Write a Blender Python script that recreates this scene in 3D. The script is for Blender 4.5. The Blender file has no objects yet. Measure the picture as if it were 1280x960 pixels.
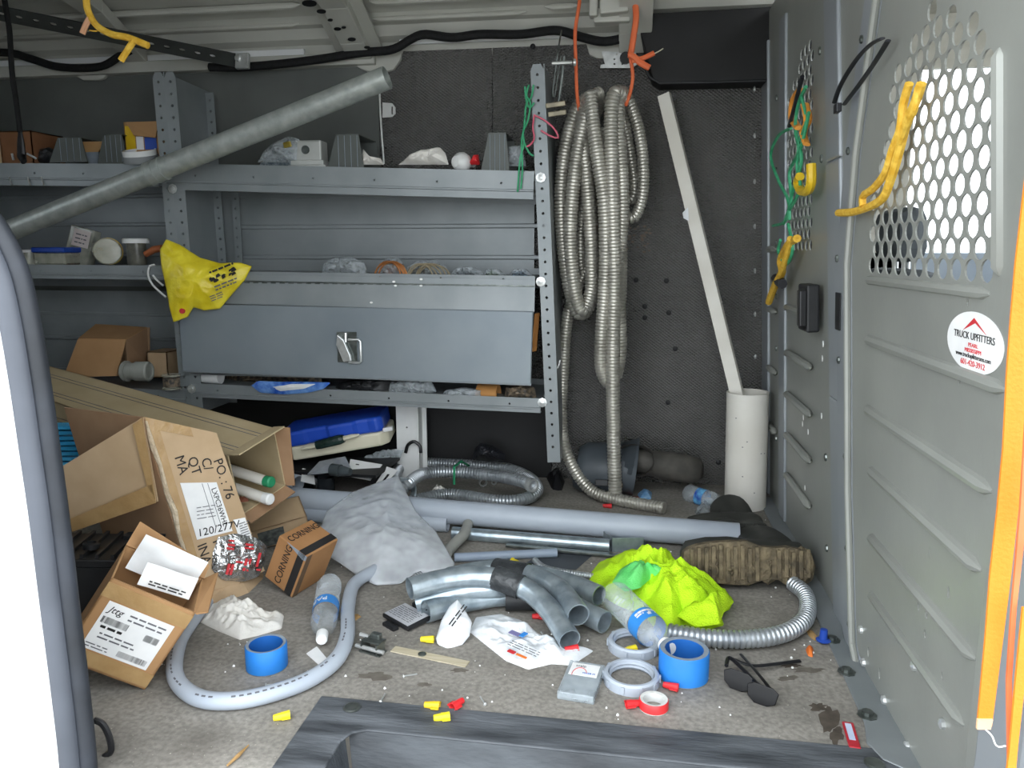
import bpy, bmesh, math, random
from mathutils import Vector, Matrix, noise
from mathutils.geometry import delaunay_2d_cdt
V = Vector
R = math.radians
random.seed(7)
scene = bpy.context.scene
col = scene.collection

# ------------------------------------------------------------ camera, world, exposure
CAM_H, FPX, PITCH, YAW = 0.95, 960.0, R(9.75), R(8.5)
cam_data = bpy.data.cameras.new('camera')
cam_data.sensor_width = 36.0
cam_data.lens = FPX / 1280.0 * 36.0
cam_data.clip_start = 0.02
cam = bpy.data.objects.new('camera', cam_data)
col.objects.link(cam)
cam.location = (0, 0, CAM_H)
cam.rotation_euler = (math.pi / 2 - PITCH, 0, YAW)
scene.camera = cam
world = bpy.data.worlds.new('overcast_sky')
scene.world = world
world.use_nodes = True
_bg = world.node_tree.nodes['Background']
_bg.inputs[0].default_value = (0.90, 0.955, 1.0, 1)
_bg.inputs[1].default_value = 1.0
scene.view_settings.view_transform = 'Standard'
scene.view_settings.look = 'None'
scene.view_settings.gamma = 1.0
scene.view_settings.use_curve_mapping = False
scene.view_settings.exposure = 2.25

# ------------------------------------------------------------ pixel -> place helpers (used at modelling time)
CP = V((0, 0, CAM_H))
FW = V((-math.sin(YAW) * math.cos(PITCH), math.cos(YAW) * math.cos(PITCH), -math.sin(PITCH)))
RT = V((math.cos(YAW), math.sin(YAW), 0))
UP = RT.cross(FW)
def ray(x, y): return FW + RT * ((x - 640) / FPX) + UP * ((480 - y) / FPX)
def fl(x, y, z=0.0):
    d = ray(x, y); return CP + d * ((z - CAM_H) / d.z)
def wy(x, y, Y):
    d = ray(x, y); return CP + d * (Y / d.y)
def wx(x, y, X):
    d = ray(x, y); return CP + d * (X / d.x)
def onp(x, y, p0, n):
    d = ray(x, y); return CP + d * ((p0 - CP).dot(n) / d.dot(n))

# ------------------------------------------------------------ materials
def lin(c):
    if isinstance(c, str):
        c = tuple(int(c[i:i + 2], 16) / 255 for i in (0, 2, 4))
    return tuple((v / 12.92 if v <= .04045 else ((v + .055) / 1.055) ** 2.4) for v in c) + (1.0,)
MATS = {}
def mat(name, c1, c2=None, rough=.6, metal=0, scale=8, bump=0, bscale=None, detail=4, lo=.35, hi=.65, spec=.5, alpha=None, trans=0, ior=1.45, stretch=None):
    if name in MATS: return MATS[name]
    m = bpy.data.materials.new(name); m.use_nodes = True
    nt = m.node_tree; N = nt.nodes; L = nt.links
    b = N['Principled BSDF']
    b.inputs['Roughness'].default_value = rough
    b.inputs['Metallic'].default_value = metal
    b.inputs['Specular IOR Level'].default_value = spec
    b.inputs['IOR'].default_value = ior
    if trans: b.inputs['Transmission Weight'].default_value = trans
    if alpha is not None: b.inputs['Alpha'].default_value = alpha
    tc = N.new('ShaderNodeTexCoord'); mp = N.new('ShaderNodeMapping')
    L.new(tc.outputs['Object'], mp.inputs['Vector'])
    if stretch: mp.inputs['Scale'].default_value = stretch
    nz = N.new('ShaderNodeTexNoise'); nz.inputs['Scale'].default_value = scale; nz.inputs['Detail'].default_value = detail
    L.new(mp.outputs[0], nz.inputs['Vector'])
    rp = N.new('ShaderNodeValToRGB')
    rp.color_ramp.elements[0].position = lo; rp.color_ramp.elements[1].position = hi
    rp.color_ramp.elements[0].color = lin(c1); rp.color_ramp.elements[1].color = lin(c2 or c1)
    L.new(nz.outputs[0], rp.inputs[0]); L.new(rp.outputs[0], b.inputs['Base Color'])
    if bump:
        n2 = N.new('ShaderNodeTexNoise'); n2.inputs['Scale'].default_value = bscale or scale * 3; n2.inputs['Detail'].default_value = 3
        L.new(mp.outputs[0], n2.inputs['Vector'])
        bp = N.new('ShaderNodeBump'); bp.inputs['Strength'].default_value = bump; bp.inputs['Distance'].default_value = .01
        L.new(n2.outputs[0], bp.inputs['Height']); L.new(bp.outputs[0], b.inputs['Normal'])
    MATS[name] = m
    return m
M = {}
M['steel'] = mat('shelf_steel', '7e8486', '8c9193', .42, .25, 5, .03, 40)
M['steel_door'] = mat('bin_door_steel', '7d868d', '8b9398', .4, .25, 3, .02, 40)
M['bulk'] = mat('bulkhead_paint', '8b8d88', '979993', .38, .15, 3, .03, 60)
M['bulk_post'] = mat('bulkhead_post_paint', '8c9196', '999ea2', .38, .2, 4)
M['roof'] = mat('roof_paint', 'b4b4ac', 'c2c2ba', .5, 0, 3)
M['white_paint'] = mat('white_body_paint', 'e6e8ea', 'f0f1f2', .3, 0, 2)
M['cab'] = mat('cab_lining', 'b3b0a4', 'c0bdb2', .9, 0, 20)
M['black'] = mat('black_plastic', '17181a', '222325', .5, 0, 12)
M['rubber'] = mat('rubber_seal', '24272c', '343840', .55, 0, 6, .05, 60)
M['seal_face'] = mat('seal_face_grey', '474b53', '565a63', .5, 0, 4)
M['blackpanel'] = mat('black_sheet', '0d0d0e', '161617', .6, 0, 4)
M['cable'] = mat('cable_sleeve', '101112', '1c1c1e', .8, 0, 60, .2, 200)
M['galv'] = mat('galvanised', '9ba19d', 'b9beb9', .45, .45, 30, .06, 60, lo=.3, hi=.7)
M['galv2'] = mat('galvanised_elbow', '94a1aa', 'bcc8ce', .3, .7, 26, .06, 50)
M['flex'] = mat('flex_steel', 'a9a69d', 'c6c3ba', .38, .6, 14)
M['flex2'] = mat('flex_steel_floor', 'a0a5aa', 'bfc4c8', .34, .65, 14)
M['zinc'] = mat('zinc', 'bcbfbe', 'd8dad9', .3, .6, 30)
M['darkzinc'] = mat('dark_zinc', '5c625f', '7d827f', .35, .8, 30)
M['pvc'] = mat('grey_pvc', 'a3abb6', 'afb7c1', .42, 0, 6, .02, 30)
M['pvc_white'] = mat('white_pvc', 'd6d2c8', 'e3e0d8', .45, 0, 5)
M['white_plastic'] = mat('white_plastic', 'd9dad8', 'e6e7e6', .45, 0, 8)
M['card'] = mat('cardboard', 'ae9473', 'bca282', .85, 0, 7, .08, 30)
M['card_in'] = mat('cardboard_inside', '957558', 'a28264', .88, 0, 7, .06, 30)
M['card_or'] = mat('cardboard_orange', 'a47d55', 'b28b62', .82, 0, 6, .06, 30)
M['card_long'] = mat('cardboard_long', 'a1906f', 'ae9d7d', .85, 0, 5, .08, 24)
M['card_corn'] = mat('cardboard_corning', '9c7148', 'a97d53', .8, 0, 8, .06, 30)
M['tape_brown'] = mat('packing_tape', 'a18156', 'ae8f63', .3, 0, 20, .2, 60)
M['ink'] = mat('black_ink', '1b1a1a', '2a2928', .7)
M['ink_soft'] = mat('grey_ink', '5b5b60', '6d6d72', .7)
M['ink_red'] = mat('red_ink', 'c22830', 'cc3a40', .6)
M['ink_blue'] = mat('blue_ink', '2f5fae', '3d6cb8', .6)
M['paper'] = mat('white_paper', 'dfe0e0', 'ececeb', .75, 0, 12, .1, 30)
M['cloth_white'] = mat('white_cloth', 'd9d5cd', 'e8e5df', .9, 0, 14, .3, 70)
M['poly'] = mat('white_poly', 'd4d8dc', 'eceef0', .4, 0, 14, .3, 40)
M['bluetape'] = mat('blue_masking_tape', '1f74c8', '2a80d2', .55, 0, 10)
M['bluetape_in'] = mat('blue_tape_core', '1a5aa8', '2468b6', .5, 0, 10)
M['tape_edge'] = mat('tape_edge_grey', '7f8994', '8d97a1', .7, 0, 30)
M['red'] = mat('red_plastic', 'd3242a', 'de3a3c', .4, 0, 10)
M['yellow'] = mat('yellow_plastic', 'e6cf1e', 'eedb34', .4, 0, 10)
M['yellow_amber'] = mat('amber_plastic', 'd9b21c', 'e2c030', .4, 0, 10)
M['yrope'] = mat('yellow_rope', 'd8a52c', 'e9c04c', .7, 0, 60, .4, 90)
M['orange'] = mat('orange_webbing', 'ee7d1c', 'f78d2c', .6, 0, 5, .15, 200)
M['orange_cord'] = mat('orange_cord', 'e0673c', 'ea7a4c', .55, 0, 10)
M['green_wire'] = mat('green_wire', '2f8f63', '4bab7c', .5, 0, 30)
M['pink_wire'] = mat('pink_wire', 'c8536a', 'd66a7e', .5, 0, 30)
M['blue_case'] = mat('blue_case', '2046ae', '2a55c0', .35, 0, 4)
M['cream'] = mat('cream_plastic', 'cfc9b2', 'dcd6c0', .5, 0, 6)
M['boot'] = mat('boot_rubber', '2c2d2a', '3d3e3a', .6, 0, 9, .1, 30)
M['boot_grey'] = mat('boot_rubber_grey', '3a4045', '4c5257', .5, 0, 6, .1, 30)
M['boot_sole_dark'] = mat('boot_scuffed', '3f3d39', '57544e', .75, 0, 14, .2, 40)
M['mud'] = mat('mud', '4f4739', '7d7058', .95, 0, 30, .9, 60)
M['hook_black'] = mat('black_hook', '141416', '1f1f22', .35)
M['lens'] = mat('dark_lens', '08080a', '0e0e11', .22, 0, 5, spec=.35)
M['divider'] = mat('shelf_divider', '4f5350', '5c605d', .5, .2, 6)
M['grey_box'] = mat('grey_box', 'a9aba7', 'b9bbb7', .5, .2, 12)
M['copper'] = mat('copper_wire', 'a86a3c', 'c08452', .4, .7, 30)
M['wirebundle'] = mat('wire_bundle', '3a3b3a', '8b7a66', .5, .2, 60, .5, 90)
M['brown_paper'] = mat('brown_kraft', '9b7a4c', 'a8875a', .85, 0, 8)
M['strapblack'] = mat('black_zip_tie', '1a1b1f', '26272c', .4)
M['orange_bit'] = mat('orange_bit', 'd96a24', 'e27b36', .5)
M['royal'] = mat('royal_blue_plastic', '1d3f9a', '2a50ac', .4)
M['seat'] = mat('seat_fabric', '4d5154', '5a5e61', .9, 0, 20)
M['amber_jar'] = mat('amber_jar', '8d8563', 'a39a74', .25, 0, 10)
M['woodstick'] = mat('pale_strip', 'b3a88e', 'c4baa2', .6, 0, 8, stretch=(1, 12, 1))
M['white_bits_glints'] = mat('white_bits_and_glints', 'e4e4e2', 'f0f0ee', .6)
M['leaf_green'] = mat('green_plastic', '1d7a52', '2a8c60', .5)

def glassy(name, color, rough, mixf, c2=None, scale=25, bump=.3):
    """clear film or bottle plastic: part see-through, part glossy surface"""
    m = bpy.data.materials.new(name); m.use_nodes = True
    nt = m.node_tree; N = nt.nodes; L = nt.links
    b = N['Principled BSDF']; out = N['Material Output']
    b.inputs['Base Color'].default_value = lin(color); b.inputs['Roughness'].default_value = rough
    b.inputs['Specular IOR Level'].default_value = .8
    tr = N.new('ShaderNodeBsdfTransparent'); tr.inputs[0].default_value = (.96, .97, .98, 1)
    mx = N.new('ShaderNodeMixShader')
    tc = N.new('ShaderNodeTexCoord'); nz = N.new('ShaderNodeTexNoise'); nz.inputs['Scale'].default_value = scale
    L.new(tc.outputs['Object'], nz.inputs['Vector'])
    mr = N.new('ShaderNodeMapRange'); mr.inputs[1].default_value = .3; mr.inputs[2].default_value = .7
    mr.inputs[3].default_value = max(0, mixf - .15); mr.inputs[4].default_value = min(1, mixf + .15)
    L.new(nz.outputs[0], mr.inputs[0]); L.new(mr.outputs[0], mx.inputs[0])
    L.new(tr.outputs[0], mx.inputs[1]); L.new(b.outputs[0], mx.inputs[2]); L.new(mx.outputs[0], out.inputs[0])
    bp = N.new('ShaderNodeBump'); bp.inputs['Strength'].default_value = bump; bp.inputs['Distance'].default_value = .008
    L.new(nz.outputs[0], bp.inputs['Height']); L.new(bp.outputs[0], b.inputs['Normal'])
    return m
M['bottle'] = glassy('bottle_plastic', 'd5dde2', .10, .27, scale=18, bump=.25)
M['clearbox'] = glassy('clear_box_plastic', 'c2ccd2', .2, .45, scale=20, bump=.1)
M['bag'] = glassy('cloudy_bag_film', 'dde1e6', .14, .48, scale=14, bump=.6)
M['bag_clear'] = glassy('clear_bag_film', 'b9c0c4', .15, .5, scale=50, bump=.8)
M['jar'] = glassy('clear_jar', 'b8b8a8', .15, .55, scale=20, bump=.1)
M['glass'] = glassy('window_glass', 'dfe8ee', .03, .06, scale=3, bump=0)
M['yellow_bag'] = mat('yellow_bag_film', 'd9c21c', 'ecdb3c', .35, 0, 16, .5, 30)
M['foil'] = mat('foil_film', 'a4a6a6', 'd9dada', .15, .85, 40, .9, 60)

def nodes_of(name):
    m = bpy.data.materials.new(name); m.use_nodes = True
    return m, m.node_tree.nodes, m.node_tree.links, m.node_tree.nodes['Principled BSDF']
def wall_mat():
    m, N, L, b = nodes_of('dimpled_wall_panel')
    tc = N.new('ShaderNodeTexCoord')
    vo = N.new('ShaderNodeTexVoronoi'); vo.inputs['Scale'].default_value = 88; vo.inputs['Randomness'].default_value = .0
    mp = N.new('ShaderNodeMapping'); mp.inputs['Scale'].default_value = (1, .0, 1.35); mp.inputs['Rotation'].default_value = (0, R(45), 0)
    L.new(tc.outputs['Object'], mp.inputs[0]); L.new(mp.outputs[0], vo.inputs['Vector'])
    bp = N.new('ShaderNodeBump'); bp.inputs['Strength'].default_value = 1.0; bp.inputs['Distance'].default_value = .012
    L.new(vo.outputs['Distance'], bp.inputs['Height']); L.new(bp.outputs[0], b.inputs['Normal'])
    nz = N.new('ShaderNodeTexNoise'); nz.inputs['Scale'].default_value = 2.2; nz.inputs['Detail'].default_value = 6
    L.new(tc.outputs['Object'], nz.inputs['Vector'])
    rp = N.new('ShaderNodeValToRGB'); rp.color_ramp.elements[0].position = .35; rp.color_ramp.elements[1].position = .7
    rp.color_ramp.elements[0].color = lin('676664'); rp.color_ramp.elements[1].color = lin('767472')
    L.new(nz.outputs[0], rp.inputs[0]); L.new(rp.outputs[0], b.inputs['Base Color'])
    b.inputs['Roughness'].default_value = .55
    return m
M['wall'] = wall_mat()
def floor_mat():
    m, N, L, b = nodes_of('worn_floor')
    tc = N.new('ShaderNodeTexCoord')
    def nz(s, d, st=None):
        n = N.new('ShaderNodeTexNoise'); n.inputs['Scale'].default_value = s; n.inputs['Detail'].default_value = d
        if st:
            mp = N.new('ShaderNodeMapping'); mp.inputs['Scale'].default_value = st
            L.new(tc.outputs['Object'], mp.inputs[0]); L.new(mp.outputs[0], n.inputs['Vector'])
        else: L.new(tc.outputs['Object'], n.inputs['Vector'])
        return n
    def ramp(n, a, bb, c1, c2):
        r = N.new('ShaderNodeValToRGB'); r.color_ramp.elements[0].position = a; r.color_ramp.elements[1].position = bb
        r.color_ramp.elements[0].color = c1; r.color_ramp.elements[1].color = c2
        L.new(n.outputs[0], r.inputs[0]); return r
    base = ramp(nz(5, 8, (.6, 1.6, 1)), .3, .7, lin('7a766f'), lin('98938b'))
    fine = ramp(nz(90, 4), .35, .65, (.75, .75, .75, 1), (1.12, 1.12, 1.12, 1))
    m1 = N.new('ShaderNodeMixRGB'); m1.blend_type = 'MULTIPLY'; m1.inputs[0].default_value = 1
    L.new(base.outputs[0], m1.inputs[1]); L.new(fine.outputs[0], m1.inputs[2])
    st = ramp(nz(3.3, 7), .56, .80, (0, 0, 0, 1), (.8, .8, .8, 1))
    m2 = N.new('ShaderNodeMixRGB'); L.new(st.outputs[0], m2.inputs[0]); L.new(m1.outputs[0], m2.inputs[1]); m2.inputs[2].default_value = lin('4f4942')
    sp = ramp(nz(160, 2), .70, .74, (0, 0, 0, 1), (1, 1, 1, 1))
    m3 = N.new('ShaderNodeMixRGB'); L.new(sp.outputs[0], m3.inputs[0]); L.new(m2.outputs[0], m3.inputs[1]); m3.inputs[2].default_value = lin('b0aa9e')
    L.new(m3.outputs[0], b.inputs['Base Color'])
    b.inputs['Roughness'].default_value = .85
    bp = N.new('ShaderNodeBump'); bp.inputs['Strength'].default_value = .35; bp.inputs['Distance'].default_value = .004
    f2 = nz(70, 5); L.new(f2.outputs[0], bp.inputs['Height']); L.new(bp.outputs[0], b.inputs['Normal'])
    return m
M['floor'] = floor_mat()
M['step'] = mat('step_tray_plastic', '34373b', '6c7075', .6, 0, 9, .25, 60, detail=8, lo=.35, hi=.75, stretch=(.5, 2.5, 1))
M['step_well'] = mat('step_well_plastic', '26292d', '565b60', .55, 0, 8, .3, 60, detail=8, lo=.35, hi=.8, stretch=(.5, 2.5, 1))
M['vest'] = mat('hi_vis_mesh', 'b6e812', 'c8f41e', .7, 0, 9, .5, 240)
M['vest_green'] = mat('hi_vis_stripe', '5fd06a', '77dc7e', .6, 0, 20, .3, 200)
M['ground'] = mat('outside_pavement', '8f8c85', 'a09c94', .9, 0, 3)

# ------------------------------------------------------------ mesh builder
ORG = {}
def frame(o, x, z):
    """matrix with origin o, local x along x and local z near z"""
    x = V(x).normalized(); z = V(z); z = (z - x * z.dot(x)).normalized(); y = z.cross(x)
    m = Matrix((x, y, z)).transposed().to_4x4(); m.translation = V(o); return m
def smooth_path(pts, step):
    pts = [V(p) for p in pts]
    n = len(pts); out = []
    for i in range(n - 1):
        p0 = pts[max(i - 1, 0)]; p1 = pts[i]; p2 = pts[i + 1]; p3 = pts[min(i + 2, n - 1)]
        k = max(2, int((p2 - p1).length / step * 1.5))
        for j in range(k):
            t = j / k
            out.append(.5 * ((2 * p1) + (p2 - p0) * t + (2 * p0 - 5 * p1 + 4 * p2 - p3) * t * t + (3 * p1 - p0 - 3 * p2 + p3) * t ** 3))
    out.append(pts[-1])
    res = [out[0]]; acc = 0
    for a, b in zip(out[:-1], out[1:]):
        d = (b - a).length
        if d < 1e-9: continue
        s = step - acc
        while s <= d:
            res.append(a.lerp(b, s / d)); s += step
        acc = d - (s - step)
    if (res[-1] - out[-1]).length > step * .3: res.append(out[-1])
    return res
class MB:
    def __init__(s): s.v = []; s.f = []
    def add(s, vs, fs):
        k = len(s.v); s.v += [V(p) for p in vs]; s.f += [tuple(i + k for i in f) for f in fs]; return s
    def hexa(s, o, a, b, c):
        o, a, b, c = V(o), V(a), V(b), V(c)
        p = [o, o + a, o + a + b, o + b, o + c, o + a + c, o + a + b + c, o + b + c]
        f = [(0, 3, 2, 1), (4, 5, 6, 7), (0, 1, 5, 4), (1, 2, 6, 5), (2, 3, 7, 6), (3, 0, 4, 7)]
        if a.cross(b).dot(c) < 0: f = [tuple(reversed(q)) for q in f]
        return s.add(p, f)
    def box(s, x0, x1, y0, y1, z0, z1):
        return s.hexa((x0, y0, z0), (x1 - x0, 0, 0), (0, y1 - y0, 0), (0, 0, z1 - z0))
    def obox(s, m, sx, sy, sz):
        """box centred in x and y on frame m, rising sz"""
        q = m.to_3x3()
        return s.hexa(m @ V((-sx / 2, -sy / 2, 0)), q @ V((sx, 0, 0)), q @ V((0, sy, 0)), q @ V((0, 0, sz)))
    def slab(s, quad, t):
        """quad of four points thickened by t along its normal"""
        q = [V(p) for p in quad]; n = (q[1] - q[0]).cross(q[3] - q[0])
        n2 = (q[3] - q[2]).cross(q[1] - q[2]); n = (n + n2).normalized() * t
        return s.add(q + [p + n for p in q], [(0, 3, 2, 1), (4, 5, 6, 7), (0, 1, 5, 4), (1, 2, 6, 5), (2, 3, 7, 6), (3, 0, 4, 7)])
    def rings(s, rs, cap0=True, cap1=True, loop=False):
        n = len(rs[0]); k = len(s.v); s.v += [V(p) for r in rs for p in r]
        m = len(rs)
        for i in range(m if loop else m - 1):
            a = k + i * n; b = k + ((i + 1) % m) * n
            for j in range(n):
                j2 = (j + 1) % n; s.f.append((a + j, a + j2, b + j2, b + j))
        if not loop:
            if cap0: s.f.append(tuple(k + j for j in reversed(range(n))))
            if cap1: s.f.append(tuple(k + (m - 1) * n + j for j in range(n)))
        return s
    def tube(s, path, r, n=10, cap=True, flat=None):
        path = [V(p) for p in path]; rs = []; m = len(path); u = None
        for i in range(m):
            t = (path[min(i + 1, m - 1)] - path[max(i - 1, 0)])
            if t.length < 1e-9: t = V((0, 0, 1))
            t.normalize()
            if u is None:
                u = V((0, 0, 1)) if abs(t.z) < .9 else V((0, 1, 0))
            u = (u - t * u.dot(t)).normalized(); w = t.cross(u)
            rr = r[i] if isinstance(r, (list, tuple)) else r
            fr = flat or 1
            rs.append([path[i] + (u * math.cos(2 * math.pi * j / n) * fr + w * math.sin(2 * math.pi * j / n)) * rr for j in range(n)])
        return s.rings(rs, cap, cap)
    def pipe(s, path, r, wall, n=20):
        """hollow pipe with visible ends"""
        path = [V(p) for p in path]
        a = MB().tube(path, r, n, False); b = MB().tube(path, r - wall, n, False)
        k = len(s.v); s.add(a.v, a.f); k2 = len(s.v); s.add(b.v, [tuple(reversed(f)) for f in b.f])
        m = len(path)
        for j in range(n):
            j2 = (j + 1) % n
            s.f.append((k + j2, k + j, k2 + j, k2 + j2))
            e = (m - 1) * n; s.f.append((k + e + j, k + e + j2, k2 + e + j2, k2 + e + j))
        return s
    def flex(s, pts, r, pitch=.012, amp=.0035, n=10):
        p = smooth_path(pts, pitch / 4)
        rad = [(r - amp, r - amp * .1, r, r - amp * .1)[i % 4] for i in range(len(p))]
        return s.tube(p, rad, n)
    def lathe(s, prof, m=None, n=20, caps=True):
        m = m or Matrix()
        rs = [[m @ V((r * math.cos(2 * math.pi * j / n), r * math.sin(2 * math.pi * j / n), z)) for j in range(n)] for r, z in prof]
        return s.rings(rs, caps, caps)
    def prism(s, poly, m, d):
        """outline in local xy extruded d along local z"""
        n = len(poly)
        a = sum(poly[i][0] * poly[(i + 1) % n][1] - poly[(i + 1) % n][0] * poly[i][1] for i in range(n))
        if a < 0: poly = list(reversed(poly))
        lo = [m @ V((x, y, 0)) for x, y in poly]; hi = [m @ V((x, y, d)) for x, y in poly]
        k = len(s.v); s.v += lo + hi
        s.f.append(tuple(k + i for i in reversed(range(n)))); s.f.append(tuple(k + n + i for i in range(n)))
        for i in range(n):
            j = (i + 1) % n; s.f.append((k + i, k + j, k + n + j, k + n + i))
        return s
    def perf(s, outer, holes, fn, t):
        """flat plate with holes; outer and holes are 2-D outlines, fn(u, v, w) gives the place"""
        pts = [V(p) for p in outer]; n0 = len(pts); faces = [list(range(n0))]
        for h in holes:
            k = len(pts); pts += [V(p) for p in h]; faces.append(list(range(k, k + len(h))))
        ov, oe, of, vo, eo, fo = delaunay_2d_cdt(pts, [], faces, 2, 1e-6)
        tri = [tuple(f) for f in of]
        k = len(s.v); m = len(ov)
        s.v += [V(fn(p.x, p.y, 0)) for p in ov] + [V(fn(p.x, p.y, t)) for p in ov]
        cnt = {}
        for f in tri:
            s.f.append(tuple(k + m + i for i in f)); s.f.append(tuple(k + i for i in reversed(f)))
            for i in range(len(f)):
                e = (f[i], f[(i + 1) % len(f)]); cnt[e] = 1
        for (a, b) in list(cnt):
            if (b, a) not in cnt: s.f.append((k + a, k + b, k + m + b, k + m + a))
        return s
    def build(s, name, m, parent=None, smooth=False, bevel=0, origin=None, subsurf=0, angle=35):
        if parent is not None: org = ORG[parent.name]
        elif origin is not None: org = V(origin)
        else:
            lo = V((min(p.x for p in s.v), min(p.y for p in s.v), min(p.z for p in s.v)))
            hi = V((max(p.x for p in s.v), max(p.y for p in s.v), max(p.z for p in s.v)))
            org = V(((lo.x + hi.x) / 2, (lo.y + hi.y) / 2, lo.z))
        me = bpy.data.meshes.new(name)
        me.from_pydata([p - org for p in s.v], [], s.f); me.update()
        bm = bmesh.new(); bm.from_mesh(me)
        bmesh.ops.recalc_face_normals(bm, faces=bm.faces)
        bm.to_mesh(me); bm.free()
        o = bpy.data.objects.new(name, me); col.objects.link(o)
        me.materials.append(M[m] if isinstance(m, str) else m)
        if parent is None: o.location = org
        else: o.parent = parent
        ORG[o.name] = org
        if bevel:
            bv = o.modifiers.new('bevel', 'BEVEL'); bv.width = bevel; bv.segments = 2; bv.limit_method = 'ANGLE'; bv.angle_limit = R(40)
        if subsurf:
            ss = o.modifiers.new('sub', 'SUBSURF'); ss.levels = subsurf; ss.render_levels = subsurf
        if smooth:
            for p in me.polygons: p.use_smooth = True
            try: me.set_sharp_from_angle(angle=R(angle))
            except Exception: pass
        return o
def tag(o, label, cat, group=None):
    o['label'] = label; o['category'] = cat
    if group: o['group'] = group
    return o
def thing(name, label, cat, loc, group=None):
    o = bpy.data.objects.new(name, None); col.objects.link(o); o.location = V(loc); o.empty_display_size = .05
    ORG[o.name] = V(loc); return tag(o, label, cat, group)
def struct(o, label=None):
    o['kind'] = 'structure'
    if label: o['label'] = label
    return o
def structroot(name, loc, label=None):
    o = bpy.data.objects.new(name, None); col.objects.link(o); o.location = V(loc); ORG[o.name] = V(loc); return struct(o, label)
def circ(cx, cy, r, n=8, ry=None, ph=0):
    ry = ry or r
    return [(cx + r * math.cos(2 * math.pi * i / n + ph), cy + ry * math.sin(2 * math.pi * i / n + ph)) for i in range(n)]
def nz3(p, s, seed=0): return noise.noise(V(p) * s + V((seed * 7.3, seed * 3.1, seed * 1.7)))
def lump(outline, up, h, seed=1, ns=9, na=.5, rings=12, seg=56, k=3.0, flat=.6, edge=.0):
    """crumpled solid over a star-shaped outline; height h along up, folds by noise"""
    out = [V(p) for p in outline]; c = sum(out, V()) / len(out); n = len(out); up = V(up).normalized()
    # resample the outline by angle count
    per = []
    tot = [0]
    for i in range(n): tot.append(tot[-1] + (out[(i + 1) % n] - out[i]).length)
    for j in range(seg):
        d = tot[-1] * j / seg; i = max(q for q in range(n) if tot[q] <= d)
        per.append(out[i].lerp(out[(i + 1) % n], (d - tot[i]) / max(1e-9, tot[i + 1] - tot[i])))
    mb = MB(); rs = []
    for q in range(rings, 0, -1):
        t = q / rings; ring = []
        for p in per:
            b = c.lerp(p, t)
            prof = (1 - t ** k)
            w_ = b + V((nz3(b, ns * .7, seed + 2), nz3(b, ns * .7, seed + 3), 0)) * (.25 / ns)
            f = 1 - na / 2 + na * nz3(w_, ns, seed) + na * .45 * (1 - 2.6 * abs(nz3(w_, ns * 1.9, seed + 5))) + na * .22 * (1 - 2.6 * abs(nz3(w_, ns * 4.1, seed + 6)))
            f2 = abs(nz3(w_, ns * 1.3, seed + 9))
            z = h * prof * max(.08, flat + (1 - flat) * f - .55 * na * f2) + edge
            if q == rings: z = edge * .5
            ring.append(b + up * z)
        rs.append(ring)
    base = [p.copy() for p in per]
    mb.rings([base] + rs, True, False)
    k0 = len(mb.v); last = k0 - seg
    mb.v.append(sum((p for p in rs[-1]), V()) / seg)
    for j in range(seg): mb.f.append((last + j, last + (j + 1) % seg, k0))
    return mb
def text_mesh(txt, size, fr, depth=.0006, align='LEFT', font=None, sx=1.0, shear=0):
    """lettering lying in the xy plane of frame fr"""
    cu = bpy.data.curves.new('lettering_curve', 'FONT'); cu.body = txt; cu.size = size; cu.align_x = align; cu.extrude = depth; cu.shear = shear
    cu.resolution_u = 3
    ob = bpy.data.objects.new('lettering_tmp', cu); col.objects.link(ob)
    dg = bpy.context.evaluated_depsgraph_get()
    me = bpy.data.meshes.new_from_object(ob.evaluated_get(dg))
    mb = MB(); mb.add([fr @ V((v.co.x * sx, v.co.y, v.co.z)) for v in me.vertices], [tuple(p.vertices) for p in me.polygons])
    bpy.data.objects.remove(ob); bpy.data.curves.remove(cu); bpy.data.meshes.remove(me)
    return mb
def copy_tree(o, parent=None):
    c = o.copy(); col.objects.link(c); c.parent = parent; ORG[c.name] = ORG[o.name]
    for ch in list(o.children): copy_tree(ch, c)
    return c
# ============================================================ THE VAN: floor, walls, roof
WY = 3.16          # inner face of the far side wall
Z_ROOF = 1.90
fb = MB().prism([(-3.0, 1.06), (-.634, 1.06), (-.634, 1.448), (.60, 1.436), (.60, 3.24), (-3.0, 3.24)], Matrix.Translation((0, 0, -.04)), .04)
floor_o = struct(fb.build('floor', 'floor', origin=(0, 2, 0)), 'worn grey-brown cargo floor')
M['stain'] = mat('floor_stain', '3c352e', '544c43', .8, 0, 30)
M['stain2'] = mat('floor_grime', '5d574f', '6d675f', .85, 0, 40)
def stain(a, b, w, h, m, seed):
    rd = random.Random(seed); n = 18
    pts = []
    for k in range(n):
        an = 2 * math.pi * k / n; q = .55 + .6 * rd.random()
        pts.append(fl(a + w * q * math.cos(an), b + h * q * math.sin(an)))
    MB().prism([(p.x, p.y) for p in pts], Matrix(), .0006).build('stain', m, floor_o)
for i, (a, b, w, h, m) in enumerate(((1036, 900, 13, 18, 'stain'), (1022, 884, 12, 6, 'stain'), (1045, 920, 9, 12, 'stain'), (1010, 838, 22, 4, 'stain2'), (985, 848, 14, 4, 'stain2'), (470, 845, 22, 6, 'stain2'), (530, 856, 10, 3, 'stain2'), (500, 775, 26, 8, 'stain2'), (990, 832, 16, 3, 'stain'), (575, 838, 14, 3, 'stain2'))):
    stain(a, b, w, h, m, i)
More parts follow.
